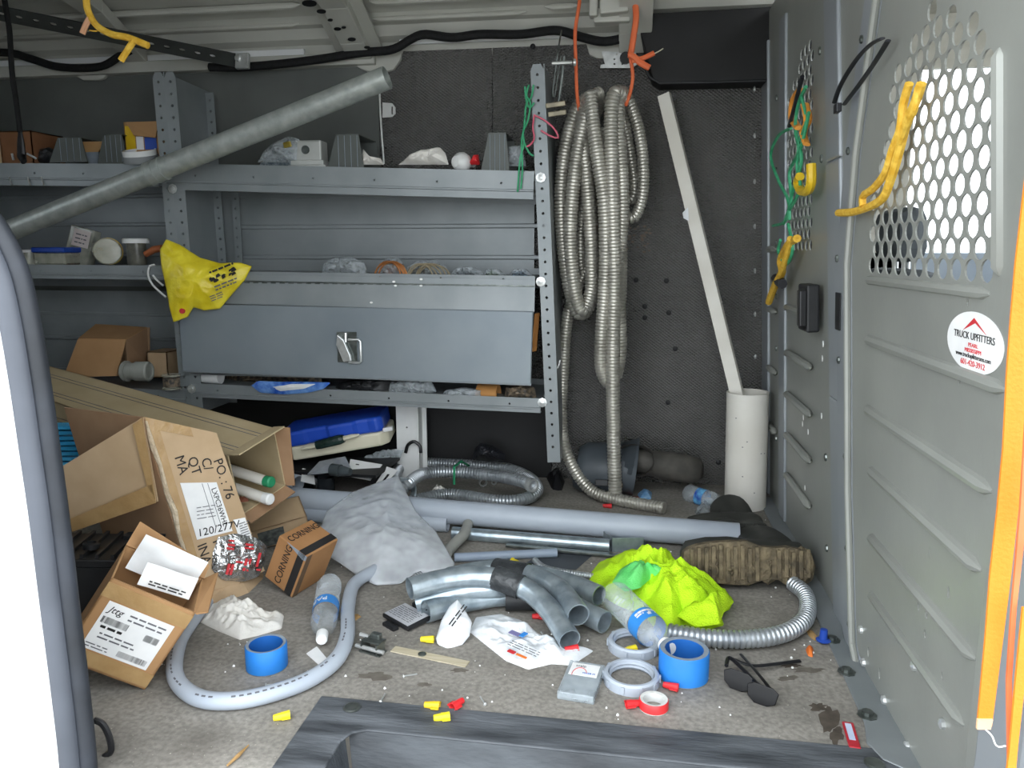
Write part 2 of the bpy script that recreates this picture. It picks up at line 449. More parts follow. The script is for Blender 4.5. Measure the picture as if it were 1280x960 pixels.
# step tray at the door: rim, sloped sides, bottom
st = structroot('trim_1', (0, 1.3, 0), 'dark scuffed plastic step tray at the door sill')
xo, xi, yo, yi, xr = -.634, -.535, 1.447, 1.345, .56
rim = MB()
rim.prism([(xo, .95), (xi, .95), (xi, yi - .04), (xi + .012, yi - .012), (xi + .04, yi), (xr, yi - .012), (xr, yo - .012), (xo, yo)], Matrix.Translation((0, 0, -.002)), .006)
rim.build('step_rim', 'step', st, bevel=.003)
wl = MB()
wl.slab([(xi, .95, 0), (xi, yi - .02, 0), (xi + .05, yi - .09, -.17), (xi + .05, .95, -.17)], .004)
wl.slab([(xi, yi, 0), (xr, yi - .012, 0), (xr, yi - .09, -.17), (xi + .05, yi - .09, -.17)], .004)
wl.box(xi, xr, .9, yi - .06, -.18, -.17)
wl.build('step_well', 'step_well', st, smooth=False)
for (px_, py_) in ((440, 885), (1093, 955)):
    c = fl(px_, py_, .004)
    MB().lathe([(.001, 0), (.017, 0), (.019, .002), (.015, .004), (.004, .003)], Matrix.Translation(c), 16).build('screw_cap', 'darkzinc', st)

# far side wall: dimpled liner panels
wb = structroot('wall_back', (0, WY, 0), 'dark dimpled liner panels on the far side wall')
def wz(px_, py_): return wy(px_, py_, WY).z
MB().box(-.55, .62, WY, WY + .03, .705, 1.80).build('liner_panel', 'wall', wb)
MB().box(-.30, .62, WY - .004, WY + .026, -.02, .712).build('liner_panel', 'wall', wb)
MB().box(-.55, -.302, WY - .004, WY + .026, .40, .712).build('liner_panel', 'wall', wb)
MB().box(-1.95, -.302, WY - .006, WY + .026, -.02, .40).build('low_liner', 'blackpanel', wb)  # black liner, part of whose black stands in for the shelf's shade
MB().box(-1.02, -.553, WY, WY + .03, -.02, 1.80).build('liner_panel', 'wall', wb)
MB().box(-3.0, -1.023, WY + .002, WY + .03, -.02, 1.74).build('liner_panel', mat('smooth_liner', '585b58', '666966', .6, 0, 3, .05, 30), wb)
for (a, b_) in ((806, 383), (806, 397), (844, 436), (835, 503), (898, 578), (666, 58), (795, 350), (833, 351), (836, 391)):
    p = wy(a, b_, WY - .004)
    MB().lathe([(.001, 0), (.011, 0), (.010, .004), (.005, .007), (.001, .008)], frame(p, (1, 0, 0), (0, -1, 0)), 10).build('rivet', 'black', wb, smooth=True)
# grazed patch where dimples are worn to the brown backing
for k in range(26):
    a = 783 + random.random() * 34; b_ = 281 + random.random() * 34
    p = wy(a, b_, WY - .0006); s_ = .004 + .004 * random.random()
    MB().prism(circ(0, 0, s_, 6, s_ * .6), frame(p, (1, 0, 0), (0, -1, 0)), .0006).build('scuff', mat('worn_backing', '77675c', '86786c', .9), wb)
# black sheet high on the right
BKY = 3.03
q = [wy(a_, b_, BKY) for a_, b_ in ((806, 60), (816, 98), (826, 104), (960, 101), (1000, 6), (900, 12), (800, 17), (800, 40))]
MB().prism([(p.x, -p.z) for p in q], Matrix(((1, 0, 0, 0), (0, 0, 1, BKY), (0, -1, 0, 0), (0, 0, 0, 1))), .13).build('black_cover', 'blackpanel', wb, bevel=.004)
tr = [wy(a, b_, BKY - .002) for a, b_ in ((801, 75), (812, 97), (824, 104), (890, 103), (958, 101))]
MB().tube(tr, .005, 6).build('cover_edge', 'black', wb)

# rear end and near side of the body
wr = structroot('wall_rear', (-3.02, 2.1, 0), 'closed rear doors of the cargo space with an added window')
for (y0, y1, z0, z1) in ((.95, 3.24, -.1, 1.0), (.95, 3.24, 1.5, 2.0), (.95, 1.4, 1.0, 1.5), (1.95, 3.24, 1.0, 1.5)):
    MB().box(-3.05, -3.0, y0, y1, z0, z1).build('door_sheet', 'steel', wr)
struct(MB().box(-3.03, -3.024, 1.4, 1.95, 1.0, 1.5).build('added_window', 'glass'), 'unseen rear door window glass, added for light on the left shelves')  # unseen window, guessed and added for the light on the left shelves
wn = structroot('wall_near', (-2, 1.05, 0), 'near side of the van body around the open side door')
MB().box(-3.05, -1.30, 1.00, 1.08, -.5, 2.0).build('body_side', 'white_paint', wn)
MB().box(-1.30, 2.3, 1.00, 1.08, 1.74, 2.0).build('door_header', 'white_paint', wn)
# sliding door edge with its seal at the left
path = [wy(a, b_, 1.13) for a, b_ in ((124, 1180), (122, 1060), (120, 960), (110, 860), (98, 760), (84, 640), (73, 560), (62, 480), (49, 400), (34, 335), (12, 288), (-12, 252), (-60, 205), (-130, 165), (-220, 140))]
sp = smooth_path(path, .03)
nrm_ = []
for i in range(len(sp)):
    t = (sp[min(i + 1, len(sp) - 1)] - sp[max(i - 1, 0)]).normalized(); nrm_.append(V((-t.z, 0, t.x)))
door = structroot('door_1', (-1.1, 1.1, 0), 'white sliding door edge with black rubber seal')
MB().tube([p + n * .015 for p, n in zip(sp, nrm_)], .015, 12).build('rubber_seal', 'rubber', door, smooth=True)
MB().tube([p + n * .040 + V((0, -.012, 0)) for p, n in zip(sp, nrm_)], .019, 12).build('seal_lip', 'seal_face', door, smooth=True)
MB().tube([p + n * .028 + V((0, -.016, 0)) for p, n in zip(sp, nrm_)], .004, 6).build('seal_bead', 'rubber', door, smooth=True)
ed = [p + n * .048 for p, n in zip(sp, nrm_)]
dp = MB()
for i in range(len(ed) - 1):
    a, b_ = ed[i], ed[i + 1]
    xa, xb = min(-1.75, a.x - .2), min(-1.75, b_.x - .2)
    dp.slab([(a.x, 1.135, a.z), (xa, 1.135, a.z), (xb, 1.135, b_.z), (b_.x, 1.135, b_.z)], .05)
dp.build('door_skin', 'white_paint', door)
lt = thing('door_latch_loop', 'black metal latch loop low on the door pillar', 'latch', fl(128, 940, .0))
MB().tube(smooth_path([wy(118, 900, 1.20), wy(128, 905, 1.20), wy(136, 920, 1.20), wy(139, 938, 1.20), wy(130, 946, 1.20)], .004), .006, 8).build('loop', 'hook_black', lt, smooth=True)
MB().obox(frame(wy(130, 955, 1.20), (1, 0, 0), (0, 0, 1)), .06, .03, .014).build('base', 'darkzinc', lt, bevel=.003)

# ------------------------------------------------------------ roof
ce = structroot('ceiling', (-.5, 2.2, Z_ROOF), 'light grey painted metal roof with beads and cross bows')
MB().box(-3.05, .58, 1.0, 2.87, Z_ROOF, Z_ROOF + .02).build('roof_skin', 'roof', ce)
prof = [(WY + .02, 1.70), (WY - .015, 1.775), (WY - .05, 1.79), (WY - .07, 1.825), (WY - .10, 1.83), (WY - .125, 1.855), (WY - .20, 1.885), (2.86, Z_ROOF + .002)]
cv = MB()
for (x0, x1) in ((-3.05, .60),):
    n = len(prof)
    cv.add([(x0, y, z) for y, z in prof] + [(x1, y, z) for y, z in prof], [(i, i + 1, n + i + 1, n + i) for i in range(n - 1)])
cv.build('roof_cove', 'roof', ce, smooth=True, angle=20)
# outer skin so that no sky leaks above the cove
MB().box(-3.05, .62, 2.8, 3.24, Z_ROOF + .02, Z_ROOF + .04).build('roof_edge', 'roof', ce)
MB().box(-3.05, 2.3, WY + .03, WY + .08, -.1, .84).build('body_skin', 'white_paint', ce)
MB().box(-3.05, .75, WY + .03, WY + .08, .84, Z_ROOF + .04).build('body_skin', 'white_paint', ce)
# long beads running along the cove
for (y_, z_, r_, x0, x1) in ((3.045, 1.838, .010, -1.0, -.40), (2.955, 1.872, .012, -.98, -.42), (3.055, 1.835, .009, -2.6, -1.3), (2.95, 1.872, .013, -2.7, -1.25), (2.90, 1.885, .010, -.96, -.40), (3.02, 1.845, .012, -.33, -.20)):
    MB().tube([(x0, y_, z_), (x0 + .03, y_, z_ - .004), (x1 - .03, y_, z_ - .004), (x1, y_, z_)], [.002, r_, r_, .002], 8).build('roof_bead', 'roof', ce, smooth=True)
# white rail under the cove, in lengths
for (x0, x1, za, zb) in ((-2.9, -1.32, 1.735, 1.762), (-.92, -.22, 1.762, 1.782)):
    MB().box(x0, x1, WY - .03, WY - .012, za, zb).build('roof_rail', 'white_paint', ce, bevel=.003)
MB().box(-3.0, -1.02, WY - .045, WY + .01, 1.69, 1.735).build('roof_rail', 'roof', ce, bevel=.004)
# cross bows
def bow(xc, w, drop, name, holes=True, ytop=1.10):
    pr = [(3.13, 1.745 - drop), (3.03, 1.79 - drop), (2.86, 1.868 - drop), (2.70, Z_ROOF - drop), (ytop, Z_ROOF - drop)]
    b = MB()
    for (ya, za), (yb, zb) in zip(pr[:-1], pr[1:]):
        b.hexa((xc - w / 2, ya, za), (w, 0, 0), (0, yb - ya, zb - za), (0, 0, .05))
    b.build(name, 'roof', ce, bevel=.004)
    return pr
bow(-1.08, .10, .045, 'roof_bow')
for s in (-1, 1):
    fbx = MB()
    for (ya, za), (yb, zb) in (((3.13, 1.735), (3.03, 1.78)), ((3.03, 1.78), (2.86, 1.86)), ((2.86, 1.86), (2.70, 1.893)), ((2.70, 1.893), (1.2, 1.893))):
        fbx.hexa((-1.08 + s * .065 - .032, ya, za), (.064, 0, 0), (0, yb - ya, zb - za), (0, 0, .008))
    fbx.build('bow_flange', 'roof', ce)
for (a, b_, w_) in ((387, 3, .028), (402, 13, .018), (413, 24, .010), (422, 35, .014), (440, 48, .016), (459, 58, .012), (430, 33, .009)):
    p = onp(a, b_, V((-1.08, 2.86, 1.822)), V((0, .42, .9)).normalized())
    MB().prism(circ(0, 0, w_, 12, w_ * .55), frame(p + V((0, -.0022, -.003)), (1, 0, 0), (0, -.43, -.9)), .003).build('bow_slot', 'black', ce)
bow(.005, .12, .05, 'roof_bow')
bow(-2.05, .09, .02, 'roof_bow')
def gusset(a0, a1, b0, b1, Y=WY - .02):
    poly = [(a0, b0), (a1, b0), (a1 - (a1 - a0) * .04, b0 + (b1 - b0) * .5), (a1 - (a1 - a0) * .18, b1 - 2), (a1 - (a1 - a0) * .3, b1), (a0 + (a1 - a0) * .3, b1), (a0 + (a1 - a0) * .12, b1 - 5), (a0 + (a1 - a0) * .04, b0 + (b1 - b0) * .4)]
    w = [wy(x, y, Y) for x, y in poly]
    MB().prism([(p.x, -p.z) for p in w], Matrix(((1, 0, 0, 0), (0, 0, 1, Y), (0, -1, 0, 0), (0, 0, 0, 1))), .02).build('gusset', 'roof', ce, bevel=.004)
gusset(439, 503, 60, 89); gusset(730, 785, 40, 73); gusset(88, 138, 78, 100)
# bracket cluster on the front bow
bc = MB()
bc.obox(frame(wy(765, 30, 2.98), (1, 0, 0), (0, 0, 1)), .13, .06, .05)
bc.obox(frame(wy(768, 18, 2.93), (1, 0, .05), (0, 0, 1)), .10, .05, .06)
bc.obox(frame(wy(742, 22, 2.95), (1, 0, 0), (0, 0, 1)), .03, .05, .09)
bc.build('bow_bracket', 'roof', ce, bevel=.006)
zb_ = MB()
zp = [(752, 64), (795, 66), (797, 80), (790, 85), (750, 85), (751, 81), (756, 80)]
w = [wy(x, y, WY - .035) for x, y in zp]
holes = []
for (hx, hy) in ((771, 68), (778, 68), (768, 74), (778, 75), (768, 80), (778, 80)):
    p = wy(hx, hy, WY - .035); holes.append(circ(p.x, p.z, .004, 6))
zb_.perf([(p.x, p.z) for p in w], holes, lambda u, v, t: V((u, WY - .035 + t, v)), .004)
zb_.build('slotted_bracket', 'zinc', ce)
p = wy(782, 72, WY - .05)
MB().lathe([(.001, 0), (.022, 0), (.022, .03), (.018, .034), (.001, .034)], frame(p, (1, 0, 0), (0, 1, 0)), 14).build('bracket_plug', 'black', ce, smooth=True)
# small tab and white cord on the liner
tb = [wy(x, y, WY - .008) for x, y in ((478, 128), (490, 129), (494, 134), (494, 142), (490, 146), (478, 147))]
slot = [(lambda p: (p.x, p.z))(wy(x, y, WY - .008)) for x, y in ((489, 133), (491, 133), (491, 143), (489, 143))]
MB().perf([(p.x, p.z) for p in tb], [slot], lambda u, v, t: V((u, WY - .008 + t, v)), .006).build('wall_tab', 'white_plastic', wb)
# perforated dark rail slanting under the roof at the left
ra, rb_ = wy(-40, 8, 2.62), wy(300, 76, 3.02)
dirr = (rb_ - ra); L_ = dirr.length
frr = frame(ra, dirr, (0, -.8, -.6))
hl = [circ(x, .0, .012, 8, .006) for x in [.05 + .055 * i for i in range(int(L_ / .055) - 1)]]
MB().perf([(0, -.028), (L_, -.028), (L_, .028), (0, .028)], hl, lambda u, v, t: frr @ V((u, v, t)), .006).build('slotted_rail', mat('dark_rail', '3a3c3b', '474a48', .5, .3, 8), ce)
p = wy(305, 78, 3.0)
pl = MB(); pl.obox(frame(p, (1, 0, 0), (0, -1, .2)), .055, .06, .02); pl.lathe([(.001, 0), (.014, 0), (.014, .012), (.006, .014)], frame(p + V((-.01, -.02, .01)), (1, 0, 0), (0, -1, 0)), 12)
pl.build('rail_fixing', 'zinc', ce, bevel=.004)

# harness along the wall top
hp = [wy(a, b_, 3.07) for a, b_ in ((-40, 66), (10, 66), (40, 74), (70, 83), (105, 85), (130, 82), (150, 70), (165, 62))]
MB().tube(smooth_path(hp, .02), .016, 8).build('wiring_harness', 'cable', smooth=True)
tag(bpy.data.objects['wiring_harness'], 'thick black cable sleeve sagging under the roof above the left shelf', 'cable')
hp = [wy(a, b_, 3.08) for a, b_ in ((262, 84), (300, 84), (350, 80), (400, 74), (450, 66), (490, 62), (512, 50), (530, 43), (565, 47), (600, 43), (650, 43), (695, 38), (725, 46), (755, 52), (785, 46), (800, 40))]
h2 = MB().tube(smooth_path(hp, .02), .017, 8).build('wiring_harness', 'cable', smooth=True)
tag(h2, 'long black cable sleeve along the top of the dimpled wall', 'cable')

# ------------------------------------------------------------ bulkhead at the right
BP, BN = V((.565, 0, 0)), V((1, 0, .055)).normalized()
def BX(z): return .565 - .055 * z
def bp(a, b_):
    p = onp(a, b_, BP, BN); return (p.y, p.z)
def BF(off=0.0): return lambda u, v, t: V((BX(v) - off - t, u, v))
def bfr(y, z, off=0.0):
    """frame on the bulkhead: local x towards the door (-y), local z out of the panel (-x)"""
    return frame(V((BX(z) - off, y, z)), (0, -1, 0), (-1, 0, -.055))
wf = structroot('wall_front', (.56, 2.1, 0), 'grey painted steel bulkhead behind the cab')
def inside(p, poly):
    c = False; n = len(poly)
    for i in range(n):
        (x1, y1), (x2, y2) = poly[i], poly[(i + 1) % n]
        if (y1 > p[1]) != (y2 > p[1]) and p[0] < (x2 - x1) * (p[1] - y1) / (y2 - y1) + x1: c = not c
    return c
def lattice(poly, a, h, r, ry, n=14):
    out = []; z0 = min(p[1] for p in poly); z1 = max(p[1] for p in poly); y0 = min(p[0] for p in poly); y1 = max(p[0] for p in poly)
    i = 0; z = z0
    while z <= z1:
        y = y0 + (a / 2 if i % 2 else 0)
        while y <= y1:
            if inside((y, z), poly): out.append(circ(y, z, r, n, ry))
            y += a
        z += h; i += 1
    return out
ow = [(1.60, 1.74)] + [bp(a, b_) for a, b_ in ((1110, -70), (1088, 0), (1076, 90), (1062, 200), (1052, 330), (1053, 600), (1058, 780))] + [(1.70, .005), (1.10, .005), (1.10, 1.74)]
hp_ = [bp(a, b_) for a, b_ in ((1085, 350), (1235, 350), (1252, 230), (1250, 90), (1228, 12), (1165, 12), (1122, 90), (1093, 250))]
holes = lattice(hp_, .0535, .0325, .0205, .0172)
misc = [(1131, 720, .004, .008), (1150, 758, .005, .009), (1160, 767, .005, .011), (1188, 741, .004, .012), (1158, 792, .005, .009), (1103, 770, .004, .006), (1123, 800, .004, .006), (1212, 378, .004, .006), (1202, 475, .004, .006), (1164, 691, .002, .012), (1087, 815, .006, .012), (1101, 842, .006, .014), (1180, 845, .003, .008)]
for (a, b_, r_, rz_) in misc:
    y, z = bp(a, b_); holes.append(circ(y, z, r_, 8, rz_))
MB().perf(ow, holes, BF(), .003).build('perforated_panel', 'bulk', wf)
# pressed frame edge of the perforated panel
le = [bp(a, b_) for a, b_ in ((1096, -40), (1088, 0), (1076, 90), (1062, 200), (1052, 330), (1053, 600), (1058, 780), (1068, 830))]
eg = MB(); 
for (a, b_) in zip(le[:-1], le[1:]):
    eg.slab([BF()(a[0], a[1], -.0), BF()(b_[0], b_[1], -.0), BF()(b_[0] - .10, b_[1], 0), BF()(a[0] - .10, a[1], 0)], .012)
eg.build('panel_flange', 'bulk_post', wf)
eg2 = MB().tube([BF(.014)(a[0] - .10, a[1], 0) for a in le], .008, 8)
eg2.build('flange_roll', 'bulk', wf, smooth=True)
for (a, b_) in ((1079, 52), (1062, 190), (1048, 323), (1050, 449), (1058, 568), (1060, 682), (1063, 776)):
    y, z = bp(a + 3, b_)
    MB().lathe([(.001, 0), (.009, 0), (.008, .004), (.001, .006)], bfr(y - .02, z, .013), 8).build('flange_bolt', 'darkzinc', wf)
# pressed ribs (ends from the photograph, on the panel plane)
for (a0, b0, a1, b1, r_) in ((1084, 347, 1240, 371, .010), (1084, 430, 1262, 477, .012), (1084, 512, 1243, 612, .013), (1088, 590, 1230, 708, .013), (1089, 668, 1222, 826, .013), (1089, 742, 1208, 905, .012), (1252, 60, 1252, 345, .012)):
    p, q_ = bp(a0, b0), bp(a1, b1)
    pts = [(p[0] + (q_[0] - p[0]) * t, p[1] + (q_[1] - p[1]) * t) for t in (0, .04, .5, .96, 1)]
    if a0 != a1: pts = [(y, (p[1] + q_[1]) / 2) for y, z in pts]
    MB().tube([BF(.002)(y, z, 0) for y, z in pts], [.003, r_, r_, r_, .003], 8, flat=1).build('pressed_rib', 'bulk', wf, smooth=True)
# fixings along the foot
for (a, b_) in ((1082, 828), (1108, 875), (1137, 933), (1079, 787), (1146, 833), (1182, 905)):
    y, z = bp(a, b_)
    MB().lathe([(.001, 0), (.010, 0), (.009, .006), (.001, .009)], bfr(y, z, .003), 8).build('bolt', 'zinc', wf)
# post between the two halves
pt, pbm = bp(1040, -20), bp(1048, 790)
po = MB(); w_ = .13
ps = [bp(1036, -60), bp(1040, 200), bp(1044, 500), bp(1049, 800)]
for (a, b_) in zip(ps[:-1], ps[1:]):
    po.slab([BF()(a[0] + w_ / 2, a[1], .0), BF()(b_[0] + w_ / 2, b_[1], 0), BF()(b_[0] - w_ / 2, b_[1], 0), BF()(a[0] - w_ / 2, a[1], 0)], -.03)
po.build('post', 'bulk_post', wf, bevel=.006)
for (a, b_) in ((1041, 63), (1043, 198), (1048, 572), (1049, 686)):
    y, z = bp(a, b_); MB().lathe([(.001, 0), (.011, 0), (.009, .004), (.001, .005)], bfr(y, z, .03), 8).build('post_bolt', 'darkzinc', wf)
y, z = bp(1047, 387)
MB().prism([(-.02, -.045), (.02, -.045), (.02, .045), (-.02, .045)], bfr(y - .06, z, .013), .003).build('latch_slot', 'black', wf)
# left half with its screen
ol = [(1.84, .005), (3.16, .005), (3.16, 1.80), (1.60, 1.80), (1.66, 1.45), (1.84, 1.2)]
hp2 = [(2.36, .97), (2.69, .97), (2.69, 1.42), (2.52, 1.52), (2.36, 1.54)]
MB().perf(ol, lattice(hp2, .0535, .0325, .019, .0155, 10), BF(-.012), .003).build('screen_panel', 'bulk', wf)
# flange strip and corner channel towards the far wall
for (ya, yb, off, nm) in ((2.70, 2.80, .014, 'flange'), (3.02, 3.15, .035, 'corner_channel')):
    MB().slab([BF()(yb, .01, 0), BF()(yb, 1.70, 0), BF()(ya, 1.70, 0), BF()(ya, .01, 0)], off).build(nm, 'bulk_post', wf, bevel=.006)
for i in range(9):
    z = .22 + i * .165
    MB().lathe([(.001, 0), (.010, 0), (.009, .005), (.001, .008)], bfr(3.06, z, .036), 8).build('rivet', 'zinc', wf)
for z in (.30, .62, .80, .98, 1.22, 1.45):
    MB().lathe([(.001, 0), (.010, 0), (.009, .004), (.001, .006)], bfr(2.75, z, .015), 8).build('rivet', 'darkzinc', wf)
for (z, y0, y1) in ((.20, 2.30, 2.66), (.34, 2.30, 2.66), (.48, 2.30, 2.66), (.62, 2.30, 2.66), (.77, 2.32, 2.66), (.30, 2.84, 3.0), (.52, 2.84, 3.0), (.74, 2.84, 3.0), (.96, 2.84, 3.0)):
    MB().tube([BF(.002)(y, z, 0) for y in (y1, y1 - .02, y0 + .02, y0)], [.003, .012, .012, .003], 8).build('pressed_rib', 'bulk', wf, smooth=True)
# lock box beside the post
y, z = bp(1021, 384)
lb = MB().obox(bfr(y, z - .0, .004), .11, .13, .035)
lb.build('lock_box', 'black', wf, bevel=.006)
MB().obox(bfr(y - .04, z, .038), .035, .10, .02).build('lock_handle', 'hook_black', wf, bevel=.004)
# foot flange on the floor with bolts and a lobed end
ft = MB().prism([(.50, 1.52), (.485, 1.45), (.50, 1.40), (.54, 1.37), (.58, 1.37), (.58, 3.0), (.525, 3.0), (.512, 1.9)], Matrix.Translation((0, 0, .0)), .006)
ft.build('foot_flange', 'steel', wf, bevel=.002)
for (a, b_) in ((1058, 840), (1084, 894), (1040, 800)):
    MB().lathe([(.001, 0), (.020, 0), (.020, .002), (.011, .003), (.011, .010), (.001, .012)], Matrix.Translation(fl(a, b_, .006)), 8).build('bolt', 'darkzinc', wf)
for k in range(7):  # white dots painted in for reflections and bright holes in the bulkhead
    a, b_ = ((1031, 430), (1029, 520), (1005, 530), (1012, 540), (1030, 448), (1006, 522), (1008, 610))[k]
    y, z = bp(a, b_); MB().prism(circ(0, 0, .006, 7, .009), bfr(y, z, .004), .001).build('glint_fleck', 'white_bits_glints', wf)

# near pillar at the right edge
pi = structroot('trim_2', (.62, 1.02, 0), 'grey door pillar at the right edge')
MB().box(.50, .72, .93, 1.08, -.4, 1.74).build('pillar', 'bulk_post', pi, bevel=.02)
MB().box(.535, .60, 1.08, 1.17, .0, 1.74).build('pillar_lip', 'bulk', pi, bevel=.006)

# the cab beyond the bulkhead
cb = structroot('wall_cab', (1.3, 2.2, 0), 'pale cab lining seen through the bulkhead holes')
MB().box(.62, 2.3, 1.0, 3.24, 1.80, 1.84).build('headliner', 'cab', cb)
MB().box(.60, 2.3, 1.0, 3.24, -.12, -.08).build('cab_floor', 'black', cb)
wz1 = wy(1200, 84, WY).z; wz0 = wy(1200, 316, WY).z; wxl = wy(1142, 150, WY).x
wxd = wy(1082, 150, WY).x
MB().box(.62, wxd, WY - .01, WY + .03, .80, 1.84).build('dark_pillar', 'black', cb)
MB().box(wxd, wxl, WY, WY + .03, .80, 1.84).build('pillar_lining', 'cab', cb)
MB().box(wxl, 2.3, WY, WY + .03, wz1, 1.84).build('window_header', 'cab', cb)
MB().box(.62, 2.3, WY, WY + .03, -.1, wz0).build('door_lining', mat('door_lining', '8d98a3', '9ba5af', .6), cb)
MB().box(2.02, 2.12, WY, WY + .03, wz0, wz1).build('window_post', 'cab', cb)
MB().box(2.0, 2.3, 1.1, WY, -.1, .88).build('dashboard', 'black', cb, bevel=.03)
MB().box(.74, .90, 1.0, 1.06, -.4, 1.84).build('near_pillar', 'white_paint', cb)
MB().box(.72, 2.3, 1.0, 1.06, -.5, .80).build('near_door', 'white_paint', cb)
g = struct(MB().box(wxl, 2.02, WY + .01, WY + .016, wz0, wz1).build('window_1', 'glass'), 'driver side window glass')
g2 = struct(MB().box(.90, 2.3, 1.03, 1.036, .80, 1.74).build('window_2', 'glass'), 'near side cab window glass')
# driver seat
se = thing('driver_seat', 'grey driver seat with headrest behind the bulkhead holes', 'seat', (1.05, 2.75, -.08))
MB().obox(frame((1.18, 2.72, .22), (1, 0, 0), (0, 0, 1)), .52, .5, .14).build('cushion', 'seat', se, bevel=.04)
MB().obox(frame((.95, 2.72, .34), (1, 0, .15), (-.15, 0, 1)), .14, .48, .56).build('backrest', 'seat', se, bevel=.05)
hr = frame((.88, 2.70, .92), (1, 0, .1), (-.1, 0, 1))
MB().obox(hr, .10, .26, .17).build('headrest', 'seat', se, bevel=.04)
for _y in (2.65, 2.76):
    MB().tube([(.89, _y, .86), (.885, _y, .95)], .007, 8).build('headrest_post', 'zinc', se)
MB().box(.98, 1.36, 2.52, 2.92, -.08, .22).build('seat_base', 'black', se)
# pavement outside the van
struct(MB().box(-9, 9, -9, 12, -.66, -.60).build('ground', 'ground', origin=(0, 0, -.6)), 'pavement beside the van')
# ============================================================ SHELVING
SY, SB = 2.80, 3.135         # front and back of the shelving
def tray(parent, name, pl_, pr_, lip, y0=SY, y1=SB, holes=6, ret=.02):
    a, b = wy(pl_[0], pl_[1], y0), wy(pr_[0], pr_[1], y0)
    d = b - a; n = d.length
    fr = frame(a, d, (0, 0, 1))
    hs = [circ(n * (i + .5) / holes, -lip * .45, .0045, 6) for i in range(holes)]
    MB().perf([(0, -lip), (n, -lip), (n, 0), (0, 0)], hs, lambda u, v, t: fr @ V((u, -t, v)), .0035).build(name + '_lip', 'steel', parent)
    t = MB().hexa(fr @ V((0, 0, -lip)), d, (0, ret, 0), (0, 0, .003))            # return flange
    t.hexa(fr @ V((0, 0, -.008)), d, (0, y1 - y0, 0), (0, 0, .004))               # deck
    t.hexa(fr @ V((0, y1 - y0 - .012, -lip)), d, (0, .004, 0), (0, 0, lip + .02)) # back upstand
    t.build(name, 'steel', parent)
    MB().tube([fr @ V((0, -.0035, -lip * .70)), fr @ V((n, -.0035, -lip * .70))], .0045, 6).build(name + '_crease', 'steel', parent, smooth=True)
    return fr, n
def endpanel(parent, top, bot, w, side, ybk=SB, label=None):
    """perforated front post with the side sheet behind it; top/bot are front face centres"""
    a, b = V(top), V(bot); d = b - a; n = d.length
    fr = frame(a, d, (0, -1, 0))        # local x runs down the post, z towards the door
    k = int(n / .043)
    hs = [circ(.035 + i * .043, 0, .0055, 6) for i in range(k - 1)]
    hw = w / 2
    MB().perf([(0, -hw * .6), (.02, -hw), (n, -hw), (n, hw), (.02, hw), (0, hw * .6)], hs, lambda u, v, t: fr @ V((u, v, t - .003)), .003).build('post', 'steel', parent)
    s = MB()
    off = V((side * hw, 0, 0))
    s.slab([a + off, b + off, b + off + V((0, ybk - a.y, 0)), a + off + V((0, ybk - a.y, -.01))], .003 * side)
    s.build('side_sheet', 'steel', parent)
    s = MB()
    bk = V((0, ybk - a.y - .05, 0))
    p = [a + bk + off - V((side * .001, 0, .02)), b + bk + off - V((side * .001, 0, 0))]
    fr2 = frame(p[0], p[1] - p[0], (0, -1, 0)); n2 = (p[1] - p[0]).length
    sg = 1 if (fr2 @ V((0, 1, 0))).x > p[0].x else -1
    hs2 = [circ(.03 + i * .043, -side * sg * .018, .0055, 6) for i in range(int(n2 / .043) - 1)]
    q0, q1 = sorted((0, -side * sg * .036))
    s.perf([(0, q0), (n2, q0), (n2, q1), (0, q1)], hs2, lambda u, v, t: fr2 @ V((u, v, t)), .003)
    s.build('back_post', 'steel', parent)
    return fr

su = thing('shelf_unit', 'grey steel shelving unit with the drop-front bin door, beside the hanging conduit', 'shelf', wy(450, 560, SY))
lt_, lb_ = wy(205, 90, SY), wy(243, 520, SY)
rt_, rb2 = wy(671, 80, SY), wy(692, 578, SY)
endpanel(su, lt_ + V((.022, 0, 0)), lb_ + V((.018, 0, 0)), .045, -1)
endpanel(su, rt_, rb2, .046, 1)
tray(su, 'top_tray', (208, 204), (668, 214), .098)
tray(su, 'lower_tray', (238, 479), (676, 498), .055)
tray(su, 'middle_tray', (222, 338), (669, 345), .03)
# ribbed back sheet between top tray and bin
a, b = wy(236, 232, SB), wy(672, 232, SB)
bs = MB().hexa((wy(262, 232, SB).x, SB - .004, .70), (wy(668, 300, SB).x - wy(262, 232, SB).x, 0, 0), (0, .004, 0), (0, 0, .56))
bs.build('back_sheet', 'steel', su)
for zz in (.80, .92, 1.045, 1.17):
    MB().box(-1.66, -.30, SB - .014, SB - .004, zz, zz + .018).build('back_rib', 'steel', su, bevel=.004)
# inner slotted upright at left back
bk = wy(294, 236, SB - .03); 
frp = frame(V((bk.x, SB - .03, 1.20)), (0, 0, -1), (0, -1, 0))
MB().perf([(0, -.016), (.36, -.016), (.36, .016), (0, .016)], [circ(.03 + .04 * i, 0, .006, 6) for i in range(8)], lambda u, v, t: frp @ V((u, v, t)), .004).build('slotted_upright', 'steel', su)
